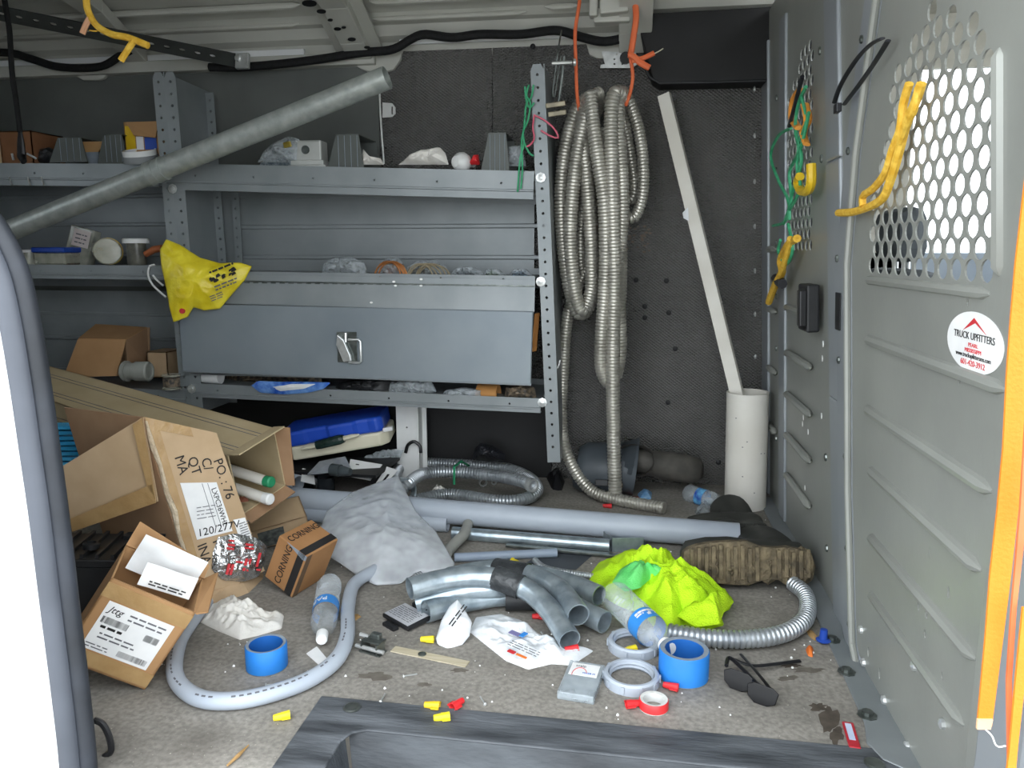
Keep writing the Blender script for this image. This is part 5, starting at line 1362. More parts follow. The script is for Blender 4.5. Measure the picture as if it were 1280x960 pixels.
# --- boots
def boot(name, label, origin, xdir, zdir, m, muddy, Lf=.32, sh=.24, grey=None, sc=1.0):
    """lying on its side: local x from toe to heel, local y away from the sole (shaft), local z sideways up"""
    f = frame(origin, xdir, zdir) @ Matrix.Scale(sc, 4)
    t = thing(name, label, 'boot', V(origin))
    n = 20
    def sec(c, ry, rz, ax='x'):
        out = []
        for j in range(n):
            an = 2 * math.pi * j / n
            u, w = math.cos(an), math.sin(an)
            if ax == 'x': p = V((c[0], c[1] + u * ry, c[2] + w * rz))
            else: p = V((c[0] + u * ry, c[1], c[2] + w * rz))
            p += V((nz3(p, 18, 1), nz3(p, 18, 2), nz3(p, 18, 3))) * .004
            out.append(f @ p)
        return out
    zc = .055
    foot = [sec((.0, .035, zc), .012, .02), sec((.015, .038, zc), .034, .042), sec((.06, .045, zc), .046, .052), sec((.12, .052, zc), .055, .053), sec((.18, .06, zc), .062, .046), sec((.24, .065, zc), .066, .044), sec((.29, .06, zc), .06, .042), sec((Lf - .005, .05, zc), .045, .034), sec((Lf, .05, zc), .02, .015)]
    MB().rings(foot).build('foot', m, t, smooth=True, angle=80)
    sf_ = [sec((.235, .05, zc), .06, .042, 'y'), sec((.24, .10, zc), .066, .050, 'y'), sec((.245, .15, zc), .068, .055, 'y'), sec((.245, .05 + sh * .7, zc), .072, .058, 'y'), sec((.24, .05 + sh, zc), .078, .058, 'y'), sec((.24, .05 + sh, zc), .074, .054, 'y'), sec((.24, .05 + sh * .6, zc), .066, .05, 'y')]
    MB().rings(sf_, True, True).build('shaft', grey or m, t, smooth=True, angle=80)
    # sole
    out = []
    for k in range(28):
        an = 2 * math.pi * k / 28; x = Lf / 2 - math.cos(an) * (Lf / 2 + .004)
        wdt = .052 - .012 * (1 if .17 < x < .23 else 0) - (.006 if x > .23 else 0)
        s_ = math.sin(an); out.append((x, zc + (abs(s_) ** .55) * (1 if s_ > 0 else -1) * wdt))
    mf = f @ Matrix(((1, 0, 0, 0), (0, 0, 1, -.016), (0, 1, 0, 0), (0, 0, 0, 1)))
    so_ = MB().prism(out, mf, .03); so_.build('sole', 'mud' if muddy else m, t, bevel=.004)
    nl = 17 if muddy else 12
    for i in range(nl):
        x = .018 + i * (Lf - .03) / (nl - 1)
        if .58 * Lf < x < .68 * Lf: continue
        wl_ = .04 if .05 < x < .17 else .033
        MB().hexa(f @ V((x - .005, -.025 if muddy else -.020, zc - wl_ + .004 * math.sin(i * 2.1))), f.to_3x3() @ V((.0095, 0, 0)), f.to_3x3() @ V((0, .014, 0)), f.to_3x3() @ V((0, 0, 2 * wl_))).build('tread_lug', 'mud' if muddy else m, t, bevel=.002)
    if muddy:
        for k in range(7):
            x = .03 + k * .042
            pts = [f @ V((x + .03 * math.cos(a_), .0 + .01 * math.sin(a_), .05 + .045 * math.sin(a_))) for a_ in [q * math.pi / 4 for q in range(8)]]
            lump(pts, f.to_3x3() @ V((0, -1, 0)), .032, 60 + k, 30, .9, 6, 24, 2, .5).build('mud_clod', 'mud', t)
    return t
boot('work_boot', 'muddy rubber boot lying with its caked sole towards the door', V((.178, 2.12, .012)), (.99, .10, 0), (0, .22, .97), 'boot', True, .30, .19, None, 1.2)
boot('work_boot', 'dark rubber boot lying behind the muddy boot, shaft mouth towards the wall', V((.215, 2.46, .0)), (.97, .22, 0), (0, -.05, 1), 'boot', False, .31, .18, None, .85)
boot('rubber_boot', 'dark boot with its scuffed sole towards the door by the dimpled wall', V((.305, 3.0, .035)), (-.985, .06, .10), (.1, .30, .95), 'boot_sole_dark', False, .30, .03, None, 1.1)
# grey shaft in front
gb = thing('rubber_boot', 'blue-grey rubber boot shaft with a buckle behind the hanging conduit tail', 'boot', fl(752, 618))
cs0, cs1 = V((-.165, 2.93, .105)), V((.02, 2.92, .105))
def sh_sec(c, ry, rz, tw=0):
    return [c + V((.0 + .012 * math.sin(a_), ry * math.cos(a_), rz * math.sin(a_) + .004 * nz3((c.x * 5, a_, 0), 1, 2))) for a_ in [2 * math.pi * j / 24 for j in range(24)]]
MB().rings([sh_sec(V((-.19, 2.975, .105)), .03, .03), sh_sec(V((-.185, 2.975, .105)), .085, .08), sh_sec(V((-.15, 2.975, .105)), .105, .10), sh_sec(V((-.05, 2.975, .106)), .108, .102), sh_sec(V((.03, 2.975, .110)), .112, .106), sh_sec(V((.05, 2.975, .118)), .122, .116), sh_sec(V((.05, 2.975, .118)), .116, .11), sh_sec(V((-.1, 2.975, .11)), .09, .08)]).build('shaft', 'boot_grey', gb, smooth=True, angle=80)
MB().obox(frame(V((-.08, 2.87, .075)), (1, 0, 0), (0, -1, .2)), .05, .025, .012).build('buckle', 'black', gb, bevel=.003)
MB().tube([V((-.06, 2.867, .075)), V((.0, 2.862, .07))], .008, 8).build('strap', mat('olive_strap', '6c6247', '7d7255', .7), gb)
tag(lump([fl(a_, b_) for a_, b_ in ((797, 618), (805, 612), (815, 616), (814, 624), (800, 625))], (0, 0, 1), .02, 3, 40, .6, 6, 24).build('crumpled_wrapper', mat('blue_wrapper', '5f9fd8', '9cc4e6', .3, 0, 60), smooth=True), 'small crumpled light blue wrapper by the dark boots', 'wrapper')
tag(lump([fl(a_, b_) for a_, b_ in ((775, 622), (795, 620), (825, 630), (810, 637), (785, 632))], (0, 0, 1), .006, 3, 40, .6, 6, 24).build('red_rag', mat('red_rag', '8a3428', '9e4334', .9), smooth=True), 'flat red rag scrap behind the long grey pipe', 'rag')
tag(lump([fl(a_, b_) for a_, b_ in ((683, 597), (700, 590), (706, 602), (702, 614), (690, 612))], (0, 0, 1), .05, 4, 30, .6, 6, 24).build('tape_measure', 'hook_black', smooth=True), 'black and yellow tool end on the floor under the shelf post', 'tool')
# steel fitting and clear bag by the small bottle
ft_ = thing('conduit_fitting', 'small chrome conduit fitting in front of the white pipe', 'fitting', fl(925, 645))
ff = frame(fl(915, 640, .02), (0, 0, 1), fl(932, 641) - fl(912, 636))
MB().lathe([(.016, 0), (.016, .03), (.021, .03), (.021, .045), (.014, .045), (.014, .06), (.009, .06)], ff, 12).build('body', 'darkzinc', ft_)
MB().lathe([(.022, .045), (.022, .066), (.012, .067)], ff, 6).build('nut', 'zinc', ft_)
tag(lump([fl(a_, b_) for a_, b_ in ((868, 640), (880, 628), (892, 634), (888, 645), (874, 648))], (0, 0, 1), .03, 7, 40, .8, 6, 24).build('clear_film', 'bag_clear', smooth=True), 'scrap of clear film behind the long pipe end', 'film')

# ============================================================ UNDER THE LOWER SHELF
tcs = thing('tool_case', 'blue and cream plastic tool case lying under the lower shelf', 'case', wy(420, 585, 2.9))
o_ = wy(359, 578, 2.82); xv = wy(487, 556, 2.88) - o_; xn = xv.normalized(); Lc = xv.length
yn = V((-.15, 1, .05)); yn = (yn - xn * yn.dot(xn)).normalized(); zn = xn.cross(yn)
fc_ = Matrix((xn, yn, zn)).transposed().to_4x4(); fc_.translation = o_
def rr(w, h, r):
    return [(r, 0), (w - r, 0), (w, r), (w, h - r), (w - r, h), (r, h), (0, h - r), (0, r)]
MB().prism(rr(Lc, .22, .03), fc_, .058).build('base', 'cream', tcs, bevel=.010)
f2 = fc_ @ Matrix.Translation((-.01, -.004, .058))
MB().prism([(.02, 0), (.10, .0), (.115, .012), (.19, .012), (.205, .0), (.30, .0), (.315, .012), (Lc - .06, .012), (Lc - .03, 0), (Lc, .02), (Lc, .2), (Lc - .02, .22), (.02, .22), (0, .2), (0, .02)], f2, .062).build('lid', 'blue_case', tcs, bevel=.012)
MB().obox(fc_ @ Matrix.Translation((Lc + .005, .01, .055)), .04, .02, .016).build('catch', 'white_plastic', tcs, bevel=.003)
hm = thing('taped_handle', 'wooden handle wrapped in dark tape lying against the blue case', 'handle', fc_ @ V((.2, -.03, .05)))
ha, hb = fc_ @ V((.075, -.022, .05)), fc_ @ V((.315, -.022, .068))
hd = hb - ha
MB().tube([ha, ha.lerp(hb, .12), ha.lerp(hb, .3)], [.006, .014, .015], 10, flat=.7).build('wood_end', 'cream', hm, smooth=True)
MB().tube([ha.lerp(hb, .7), ha.lerp(hb, .88), hb], [.015, .014, .006], 10, flat=.7).build('wood_end', 'cream', hm, smooth=True)
MB().tube([ha.lerp(hb, .26), ha.lerp(hb, .34), ha.lerp(hb, .66), ha.lerp(hb, .74)], [.017, .019, .020, .016], 12).build('tape_wrap', mat('dark_green_tape', '14241f', '2c3f3a', .25, 0, 30, .3, 60), hm, smooth=True)
# white metal upright
wpB = wy(512, 568, 3.0); wt = wy(512, 514, 3.0)
wu = thing('wall_upright', 'white metal upright with a black cable loop under the lower shelf', 'upright', V((wpB.x, 3.0, 0)))
x0, x1 = wy(496, 540, 3.0).x, wy(522, 540, 3.0).x
hz = [circ((x0 + x1) / 2, wy(508, 534, 3.0).z, .004, 8)]
MB().perf([(x0, .0), (x1, 0), (x1, .40), (x0, .40)], hz, lambda u, v, t: V((u, 3.0 - t, v)), .004).build('face', 'white_plastic', wu)
MB().box(x1, x1 + .004, 3.0, 3.08, 0, .40).build('side', 'white_plastic', wu)
MB().box(x1 + .004, x1 + .022, 3.06, 3.07, 0, .40).build('flange', 'white_plastic', wu)
tubepx(wu, 'cable_loop', [(507, 566), (510, 556), (518, 552), (525, 558), (526, 566)], 2.97, .007, 'hook_black')
# plates and fittings in front of the case
pt_ = thing('cover_plate', 'white metal cover plate with slots in front of the blue case', 'plate', wy(455, 588, 2.80))
pz = wy(450, 590, 2.78); pn_ = V((.05, -.55, .83)).normalized()
fpt = frame(pz, (1, -.05, -.08), pn_)
MB().perf([(-.06, .055), (.075, .05), (.055, -.035), (-.045, -.03)], [[(-.03, .03), (-.015, .03), (-.015, .037), (-.03, .037)], [(.0, -.02), (.012, -.02), (.012, .012), (.0, .012)], [(.02, -.02), (.03, -.02), (.03, .012), (.02, .012)]], lambda u, v, t: fpt @ V((u, v, t)), .003).build('plate', 'white_plastic', pt_)
fpt2 = fpt @ Matrix.Translation((.105, -.01, 0)) @ Matrix.Rotation(R(-12), 4, 'Z')
MB().perf([(-.02, .05), (.03, .05), (.02, -.05), (-.015, -.05)], [[(.0, -.03), (.010, -.03), (.012, .02), (.002, .02)]], lambda u, v, t: fpt2 @ V((u, v, t)), .003).build('small_plate', 'white_plastic', pt_)
tray_o = wy(372, 600, 2.72)
kt = thing('dark_tray', 'flat dark board carrying scraps under the blue case', 'board', V((tray_o.x, tray_o.y, 0)))
MB().slab([wy(352, 592, 2.78), wy(470, 598, 2.70), wy(500, 575, 2.95), wy(360, 575, 3.0)], .012).build('board', 'black', kt)
MB().box(-1.30, -1.24, 2.85, 2.95, 0, .09).build('block', 'black', kt)
MB().box(-.98, -.92, 2.80, 2.90, 0, .09).build('block', 'black', kt)
pa_ = wy(400, 598, 2.70)
sh_ = thing('plastic_sheet_pack', 'grey plastic sleeve with a black spout beside the cover plate', 'pack', pa_)
MB().slab([wy(385, 594, 2.72), wy(440, 588, 2.72), wy(432, 572, 2.80), wy(400, 578, 2.80)], .006).build('sleeve', mat('sleeve_grey', '8e939a', 'a4a9af', .3, 0, 30), sh_)
MB().lathe([(.014, 0), (.020, .03), (.020, .045), (.024, .045), (.024, .085), (.016, .09)], frame(wy(438, 590, 2.70), (0, 0, 1), (-.8, .2, .3)), 16).build('spout', mat('dark_grey_plastic', '3b4245', '52595c', .35), sh_, smooth=True)
# black and grey pipe stubs behind the long pipe
bs_ = thing('black_pipe_stub', 'short black plastic pipe stub standing behind the long grey pipe', 'pipe', fl(407, 622))
MB().pipe([fl(407, 622), fl(407, 622) + V((0, 0, .085))], .038, .004, 24).build('stub', mat('black_pipe', '1f2225', '2e3236', .25), bs_, smooth=True)
gs_ = thing('grey_coupling', 'grey plastic pipe coupling lying by the long carton mouth', 'coupling', fl(368, 618))
cfr = frame(wy(362, 602, 2.75), (0, 0, 1), (.9, -.4, .0))
MB().lathe([(.030, 0), (.034, .004), (.034, .045), (.030, .05), (.027, .045), (.027, .006), (.030, 0)], cfr, 24, False).build('coupling', 'pvc', gs_, smooth=True)
tag(MB().slab([wy(376, 602, 2.72), wy(394, 606, 2.72), wy(392, 588, 2.80), wy(378, 586, 2.80)], .002).build('paper_scrap', 'paper'), 'white paper scrap beside the black pipe stub', 'paper')
gr_ = thing('galvanised_ring', 'galvanised pipe ring standing behind the cloudy bag', 'ring', fl(506, 640))
rf_ = frame(wy(500, 614, 2.66), (0, 0, 1), (.75, -.6, .1))
MB().lathe([(.052, 0), (.055, .004), (.055, .03), (.052, .034), (.048, .03), (.048, .004), (.052, 0)], rf_, 28, False).build('ring', 'galv2', gr_, smooth=True)
# small junk in the coil
for k, (a_, b_, r_, lab) in enumerate(((603, 602, .018, 'small zinc bushing lying inside the conduit coil'), (617, 602, .012, 'tiny zinc nut lying inside the conduit coil'))):
    fr = frame(fl(a_, b_, r_), (0, 0, 1), (.4, -.9, .2))
    tag(MB().lathe([(r_ * .7, 0), (r_, 0), (r_, r_), (r_ * .7, r_), (r_ * .7, 0)], fr, 8, False).build('bushing', 'zinc'), lab, 'fitting')
bgp = [wy(a_, b_, 3.02) for a_, b_ in ((590, 574), (594, 560), (602, 553), (618, 558), (632, 568), (630, 576), (610, 577))]
tag(lump(bgp, (0, -1, .3), .05, 9, 22, .9, 8, 40).build('black_film', 'strapblack', smooth=False), 'crumpled black plastic film behind the conduit coil', 'film')
tag(lump([wy(a_, b_, 2.95) for a_, b_ in ((455, 572), (480, 566), (505, 562), (500, 574), (470, 578))], (0, -.5, 1), .03, 12, 40, .9, 7, 40).build('clear_film', 'bag_clear', smooth=True), 'crinkled clear film between the blue case and the white upright', 'film')
tag(lump([fl(a_, b_) for a_, b_ in ((535, 622), (545, 610), (562, 616), (560, 625), (540, 628))], (0, 0, 1), .04, 13, 30, .8, 7, 30).build('tissue', 'cloth_white', smooth=True), 'white tissue scrap between the coil and the long grey pipe', 'tissue')
# ============================================================ ON THE SHELVES
# long steel pipe leaning across the shelves
pA = wy(484, 97, 2.64); pB = wy(18, 286, 2.70)
sp_ = thing('steel_pipe', 'long galvanised steel pipe slanting across the shelves', 'pipe', pB)
pm = pA.lerp(pB, (pA - wy(196, 214, 2.675)).length / (pA - pB).length)
ext = pB + (pB - pA) * ((pB.x + 2.985) / (pA.x - pB.x))
MB().pipe([pA, pA.lerp(pB, .3), pA.lerp(pB, .7), ext], .0385, .004, 28).build('pipe', 'galv', sp_, smooth=True)
d = (pB - pA).normalized()
MB().pipe([pm - d * .03, pm + d * .03], .0415, .004, 28).build('coupling', 'galv', sp_, smooth=True)
for k in (-.03, .0, .03):
    MB().pipe([pm + d * (k - .004), pm + d * (k + .004)], .0435, .006, 28).build('coupling_bead', 'galv', sp_, smooth=True)
TZ = lambda a_: wy(a_, 204 + (a_ - 208) * .0217, SY).z       # deck height of the top tray
def on_top(a_, Y):
    p = wy(a_, 204, Y); return V((p.x, Y, TZ(a_) - .004))
# dividers: trapezoid sheet uprights across the tray
def divider(label, a0, a1, top_px, Y):
    x0, x1 = wy(a0, 200, Y).x, wy(a1, 200, Y).x; z0 = TZ(a0) - .004; z1 = wy((a0 + a1) / 2, top_px, Y).z
    t = thing('shelf_divider', label, 'divider', V(((x0 + x1) / 2, Y, z0)))
    w = x1 - x0
    fr = Matrix(((1, 0, 0, 0), (0, 0, -1, Y), (0, 1, 0, 0), (0, 0, 0, 1)))
    MB().prism([(x0, z0), (x1, z0), (x1 - w * .12, z1), (x0 + w * .28, z1)], fr, .003).build('sheet', 'divider', t)
    for k in range(1, 5):
        x = x0 + w * (.15 + .17 * k)
        MB().hexa((x, Y - .0045, z0 + .005), (.0015, 0, 0), (0, .0015, 0), (-.0, 0, (z1 - z0) * .92)).build('seam', 'tape_edge', t)
    MB().prism([(x0, z0), (x1, z0), (x1 - w * .12, z1), (x0 + w * .28, z1)], Matrix(((1, 0, 0, 0), (0, 0, -1, Y + .20), (0, 1, 0, 0), (0, 0, 0, 1))), .003).build('back_sheet', 'divider', t)
    MB().hexa((x0 + w * .28, Y, z1), (0, .2, 0), (w * .6, 0, 0), (0, 0, -.003)).build('bridge', 'divider', t)
divider('grey ribbed divider beside the grey switch box on the top shelf', 409, 455, 168, 2.83)
divider('grey ribbed divider near the right post on the top shelf', 601, 637, 166, 2.83)
divider('dark divider left of the tan funnel gap on the top left shelf', 62, 110, 172, 2.83)
divider('dark divider right of the tan funnel gap on the top left shelf', 122, 160, 168, 2.83)
# items, top shelf right half
gbx = thing('switch_box', 'grey steel switch box on the top shelf next to the divider', 'box', on_top(389, 2.86))
c = on_top(389, 2.87)
MB().obox(Matrix.Translation(c + V((0, 0, .028))), .11, .07, .075).build('box', 'grey_box', gbx, bevel=.006)
MB().obox(Matrix.Translation(c), .15, .09, .012).build('flange', 'grey_box', gbx, bevel=.002)
MB().obox(Matrix.Translation(c + V((0, 0, .012))), .13, .08, .018).build('step', 'grey_box', gbx, bevel=.003)
MB().lathe([(.016, 0), (.016, .003), (.012, .003), (.012, .001)], frame(c + V((-.005, -.036, .068)), (1, 0, 0), (0, -1, 0)), 16).build('knockout', 'darkzinc', gbx)
wbg = thing('wire_bag', 'clear bag of blue wires and gold fittings beside the switch box', 'bag', on_top(350, 2.84))
ol_ = [wy(a_, b_, 2.84) for a_, b_ in ((322, 203), (330, 188), (345, 176), (362, 170), (374, 174), (373, 203))]
lump(ol_, (0, -1, .1), .05, 71, 20, .8, 10, 48, 2.2).build('bag', 'bag_clear', wbg, smooth=True)
lump([p + V((0, .012, -.01)) for p in ol_], (0, -1, .1), .03, 72, 40, .9, 8, 40, 2.2).build('wires', mat('blue_grey_wire', '4c5860', '8e979b', .5, 0, 90), wbg)
MB().obox(frame(wy(360, 181, 2.80), (1, 0, .2), (0, -1, 0)), .03, .02, .01).build('gold_fitting', mat('brass', 'a8923c', 'c4ad56', .3, .7, 30), wbg, bevel=.003)
ol_ = [wy(a_, b_, 2.85) for a_, b_ in ((498, 206), (510, 196), (526, 188), (550, 184), (557, 192), (561, 206))]
tag(lump(ol_, (0, -1, .2), .06, 73, 14, 1.1, 14, 60, 2.2).build('white_rag', 'cloth_white', smooth=True), 'white rag bunched on the middle of the top shelf', 'rag')
ol_ = [wy(a_, b_, 2.85) for a_, b_ in ((450, 206), (454, 186), (460, 194), (468, 199), (476, 198), (480, 206))]
tag(lump(ol_, (0, -1, .2), .03, 75, 20, .8, 8, 40, 2.2).build('tissue', 'cloth_white', smooth=True), 'white tissue scraps behind the left top-shelf divider', 'tissue')
bulb = thing('lamp_bulb', 'white round lamp bulb on the top shelf by the red scrap', 'bulb', on_top(577, 2.86))
MB().lathe([(.001, -.036), (.02, -.032), (.034, -.014), (.037, .004), (.03, .022), (.018, .034), (.014, .06), (.002, .062)], frame(on_top(577, 2.86) + V((0, 0, .036)), (0, 0, 1), (.6, .8, 0)), 20).build('globe', 'white_plastic', bulb, smooth=True)
tag(lump([wy(a_, b_, 2.86) for a_, b_ in ((586, 206), (592, 194), (598, 193), (600, 206))], (0, -1, .2), .03, 77, 30, .8, 7, 30).build('red_scrap', 'red', smooth=True), 'red scrap between the bulb and the right divider', 'scrap')
tag(lump([wy(a_, b_, 2.88) for a_, b_ in ((632, 208), (634, 182), (652, 182), (658, 208))], (0, -1, .2), .03, 78, 30, .6, 7, 30).build('grey_fittings_bag', 'bag_clear', smooth=True), 'clear bag of fittings at the right end of the top shelf', 'bag')
# white cord hanging behind
tag(MB().tube(smooth_path([wy(474, 105, 3.05), wy(476, 150, 3.04), wy(480, 205, 3.0)], .02), .0035, 6).build('white_wire', 'white_plastic', smooth=True), 'thin white wire hanging down behind the top shelf', 'wire')
# items, top left shelf
TL = lambda a_: wy(a_, 203.5, SY).z
def on_tl(a_, Y): p = wy(a_, 204, Y); return V((p.x, Y, TL(a_) - .004))
bxa = thing('brown_carton', 'brown carton at the far left of the top left shelf', 'box', on_tl(22, 2.86))
o_ = on_tl(3, 2.84); carton_panels(bxa, o_, V((.14, 0, 0)), V((0, .18, 0)), V((0, 0, .13)), mat('carton_dark', '7a5236', '8a6042', .85))
MB().slab([o_, o_ + V((0, -.0, .13)), o_ + V((-.03, -.02, .13)), o_ + V((-.03, -.02, 0))], .004).build('flap', 'card', bxa)
tc_ = thing('yellow_print_carton', 'open carton with yellow and blue print by the slotted posts', 'box', on_tl(172, 2.88))
o_ = V((wy(158, 200, 2.86).x, 2.86, TL(170) - .004))
carton_panels(tc_, o_, V((.15, 0, 0)), V((0, .16, 0)), V((0, 0, .165)), 'card_or', .003, 'c1')
MB().hexa(o_ + V((.006, -.001, .03)), (.04, 0, 0), (0, -.001, 0), (0, 0, .12)).build('yellow_print', 'yellow_amber', tc_)
MB().hexa(o_ + V((.05, -.001, .06)), (.03, 0, 0), (0, -.001, 0), (0, 0, .05)).build('white_print', 'paper', tc_)
MB().hexa(o_ + V((.085, -.001, .06)), (.05, 0, 0), (0, -.001, 0), (0, 0, .05)).build('blue_print', 'royal', tc_)
MB().slab([o_ + V((.01, 0, .165)), o_ + V((.15, 0, .165)), o_ + V((.15, -.03, .10)), o_ + V((.06, -.03, .11))], .003).build('flap', 'card_or', tc_)
tr_ = thing('grey_tape_roll', 'grey tape roll lying in front of the yellow print carton', 'tape', o_ + V((.08, -.05, .0)))
trf = frame(o_ + V((.085, -.03, .010)), (1, 0, 0), (0, -.25, .97))
MB().pipe([trf @ V((0, 0, 0)), trf @ V((0, 0, .025))], .065, .010, 28).build('roll', mat('grey_tape', '6f7274', '8c8f90', .4), tr_, smooth=True)
MB().pipe([trf @ V((0, 0, .025)), trf @ V((0, 0, .045))], .062, .006, 28).build('core', 'white_plastic', tr_, smooth=True)
fn = thing('tan_wedge', 'tan wedge-shaped funnel held between the two dark dividers', 'funnel', on_tl(113, 2.88))
xa, xb = wy(97, 180, 2.87).x, wy(131, 180, 2.87).x; zt, zm = wy(113, 177, 2.87).z, wy(113, 190, 2.87).z; xm = (xa + xb) / 2
frm = Matrix(((1, 0, 0, 0), (0, 0, -1, 2.90), (0, 1, 0, 0), (0, 0, 0, 1)))
MB().prism([(xa, zt), (xb, zt), (xb - .03, zm), (xa + .03, zm)], frm, .03).build('upper', mat('tan_funnel', 'a98354', 'b69062', .7), fn)
MB().prism([(xa + .03, zm), (xb - .03, zm), (xm + .02, TL(113)), (xm - .02, TL(113))], frm, .028).build('lower', 'tape_edge', fn)
tag(lump([wy(a_, b_, 2.88) for a_, b_ in ((46, 206), (50, 186), (62, 184), (72, 190), (76, 206))], (0, -1, .2), .03, 80, 30, .8, 7, 36).build('black_cable_pile', 'strapblack', smooth=True), 'small pile of black cable beside the brown carton', 'cable')
# black cable hanging at the far left with its plug
hcb = thing('hanging_plug', 'black cable with a moulded plug hanging at the far left', 'cable', wy(27, 200, 2.62))
tubepx(hcb, 'cord', [(3, -20, 2.60), (7, 8, 2.60), (12, 40, 2.61), (15, 90, 2.61), (20, 125, 2.62), (25, 165, 2.62)], 2.6, .009, 'cable')
MB().tube([wy(25, 163, 2.62), wy(26, 178, 2.62), wy(27, 195, 2.62), wy(30, 202, 2.60)], [.007, .014, .018, .012], 10, flat=.7).build('plug', 'hook_black', hcb, smooth=True)
tubepx(hcb, 'prong', [(17, 200), (15, 192)], 2.62, .004, 'zinc')
tubepx(hcb, 'prong', [(34, 192), (45, 198)], 2.62, .004, 'zinc')
# hooks under the left top tray
for a_, lab in ((13, 'leftmost zinc hook under the top left shelf lip'), (36, 'middle zinc hook under the top left shelf lip'), (53, 'right zinc hook under the top left shelf lip')):
    tag(MB().tube(smooth_path([wy(a_ - 1, 221, SY - .006), wy(a_, 227, SY - .01), wy(a_ + 2, 231, SY - .012)], .004), .003, 6).build('hook', 'zinc', smooth=True), lab, 'hook')
# middle left shelf
ML = lambda a_: wy(a_, 330.5, SY).z
def on_ml(a_, Y): p = wy(a_, 330, Y); return V((p.x, Y, ML(a_) - .004))
def jar(name, label, c, r, h, m, lid, lr=None, tilt=None):
    t = thing(name, label, 'jar', c); f = tilt or Matrix.Translation(c)
    MB().lathe([(.001, 0), (r * .95, 0), (r, .006), (r, h * .82), (r * .9, h * .86), (r * .9, h * .9), (.001, h * .9)], f, 20).build('body', m, t, smooth=True)
    lr = lr or r
    MB().lathe([(lr, h * .82), (lr, h - .004), (lr - .004, h), (.001, h)], f, 20).build('lid', lid, t, smooth=True)
jar('white_lid_jar', 'clear jar with a white lid at the door-side end of the left shelf', on_ml(37, 2.85), .032, .062, 'jar', 'white_plastic')
jar('white_lid_jar', 'dark filled jar with a wide white lid beside the slotted posts', on_ml(172, 2.86), .036, .105, mat('dark_jar', '4e4f4a', '6b6a60', .3, 0, 30), 'white_plastic', .05)
c = on_ml(133, 2.85); tl = frame(c + V((-.01, .03, .055)), (0, 0, 1), (.55, -.83, 0))
jar('amber_tub', 'clear tub with a yellow rim lying on its side on the left shelf', c, .052, .11, 'amber_jar', 'jar', .053, tl @ Matrix.Translation((0, 0, -.05)))
MB().pipe([tl @ V((0, 0, -.045)), tl @ V((0, 0, -.035))], .055, .006, 24).build('rim', 'yellow_amber', bpy.data.objects['amber_tub'], smooth=True)
bo = thing('blue_lid_organiser', 'clear organiser box with a blue lid on the left shelf', 'box', on_ml(73, 2.86))
c = on_ml(73, 2.87)
MB().obox(Matrix.Translation(c), .14, .1, .05).build('tub', 'jar', bo, bevel=.008)
MB().obox(Matrix.Translation(c + V((0, 0, .05))), .15, .11, .022).build('lid', 'royal', bo, bevel=.006)
MB().obox(Matrix.Translation(c + V((.02, 0, .003))), .10, .08, .03).build('contents', 'wirebundle', bo)
cl_ = thing('clear_pack', 'tall clear plastic pack with a pink and white label leaning on the left shelf', 'pack', on_ml(95, 2.92))
f = frame(on_ml(98, 2.93), (1, 0, -.25), (-.22, .12, 1))
MB().obox(f, .11, .05, .155).build('pack', 'jar', cl_, bevel=.006)
MB().obox(f @ Matrix.Translation((.005, -.026, .075)), .075, .001, .07).build('label', mat('pink_label', 'cdbcba', 'ded6d2', .6), cl_)
rows(cl_, frame(f @ V((-.02, -.027, .085)), f.to_3x3() @ V((1, 0, 0)), f.to_3x3() @ V((0, -1, 0))), 0, .05, 0, .05, 3, 'ink_soft', .001, 9, .3)
tag(MB().tube([wy(182, 318, 2.84), wy(192, 312, 2.84), wy(203, 310, 2.84)], [.012, .014, .013], 10).build('rust_handle', mat('rust_orange', '9a5530', 'ab6540', .6), smooth=True), 'rusty orange tool handle behind the dark jar', 'handle')
# middle tray of the right unit: wire bundles
MT = lambda a_: wy(a_, 338 + (a_ - 222) * .0157, SY).z
def bundle(label, a0, a1, top, Y, m, seed):
    ol_ = [wy(a0, 345, Y), wy(a0 + 2, top + 8, Y), wy(a0 + (a1 - a0) * .25, top, Y), wy(a0 + (a1 - a0) * .7, top, Y), wy(a1 - 2, top + 7, Y), wy(a1, 348, Y)]
    t = thing('wire_bundle', label, 'bundle', V((wy((a0 + a1) / 2, 345, Y).x, Y, MT((a0 + a1) / 2))), 'bags and bundles in the middle tray')
    lump(ol_, (0, -1, .25), .05, seed, 26, .8, 9, 44, 2.3).build('bag', 'bag_clear', t, smooth=True)
    lump([p + V((0, .015, -.008)) for p in ol_], (0, -1, .25), .035, seed + 1, 50, .9, 8, 40, 2.3).build('contents', m, t)
    return t
bundle('bag of fittings with a red and green label at the left of the middle tray', 402, 458, 322, 2.90, mat('mixed_fittings', '5c5f5c', '9a9f9b', .5, .2, 90), 83)
bundle('coiled copper wire bundle in the middle tray', 474, 506, 322, 2.90, 'copper', 85)
bundle('coiled dull wire bundle right of the copper one in the middle tray', 507, 560, 326, 2.90, mat('dull_wire', '6d6555', '8f8672', .5, .3, 90), 87)
bundle('flat clear bag of clips in the middle tray', 562, 605, 333, 2.90, mat('clips', '7b8388', 'a0a8ac', .5, .2, 90), 89)
bundle('bag with a green and white card in the middle tray', 600, 634, 336, 2.90, mat('green_card', '7fa06a', 'c8d0c4', .5, 0, 60), 91)
bundle('blue-grey bag at the right end of the middle tray', 634, 668, 336, 2.92, mat('bluegrey', '5d7f98', '8ba3b4', .5, 0, 60), 93)
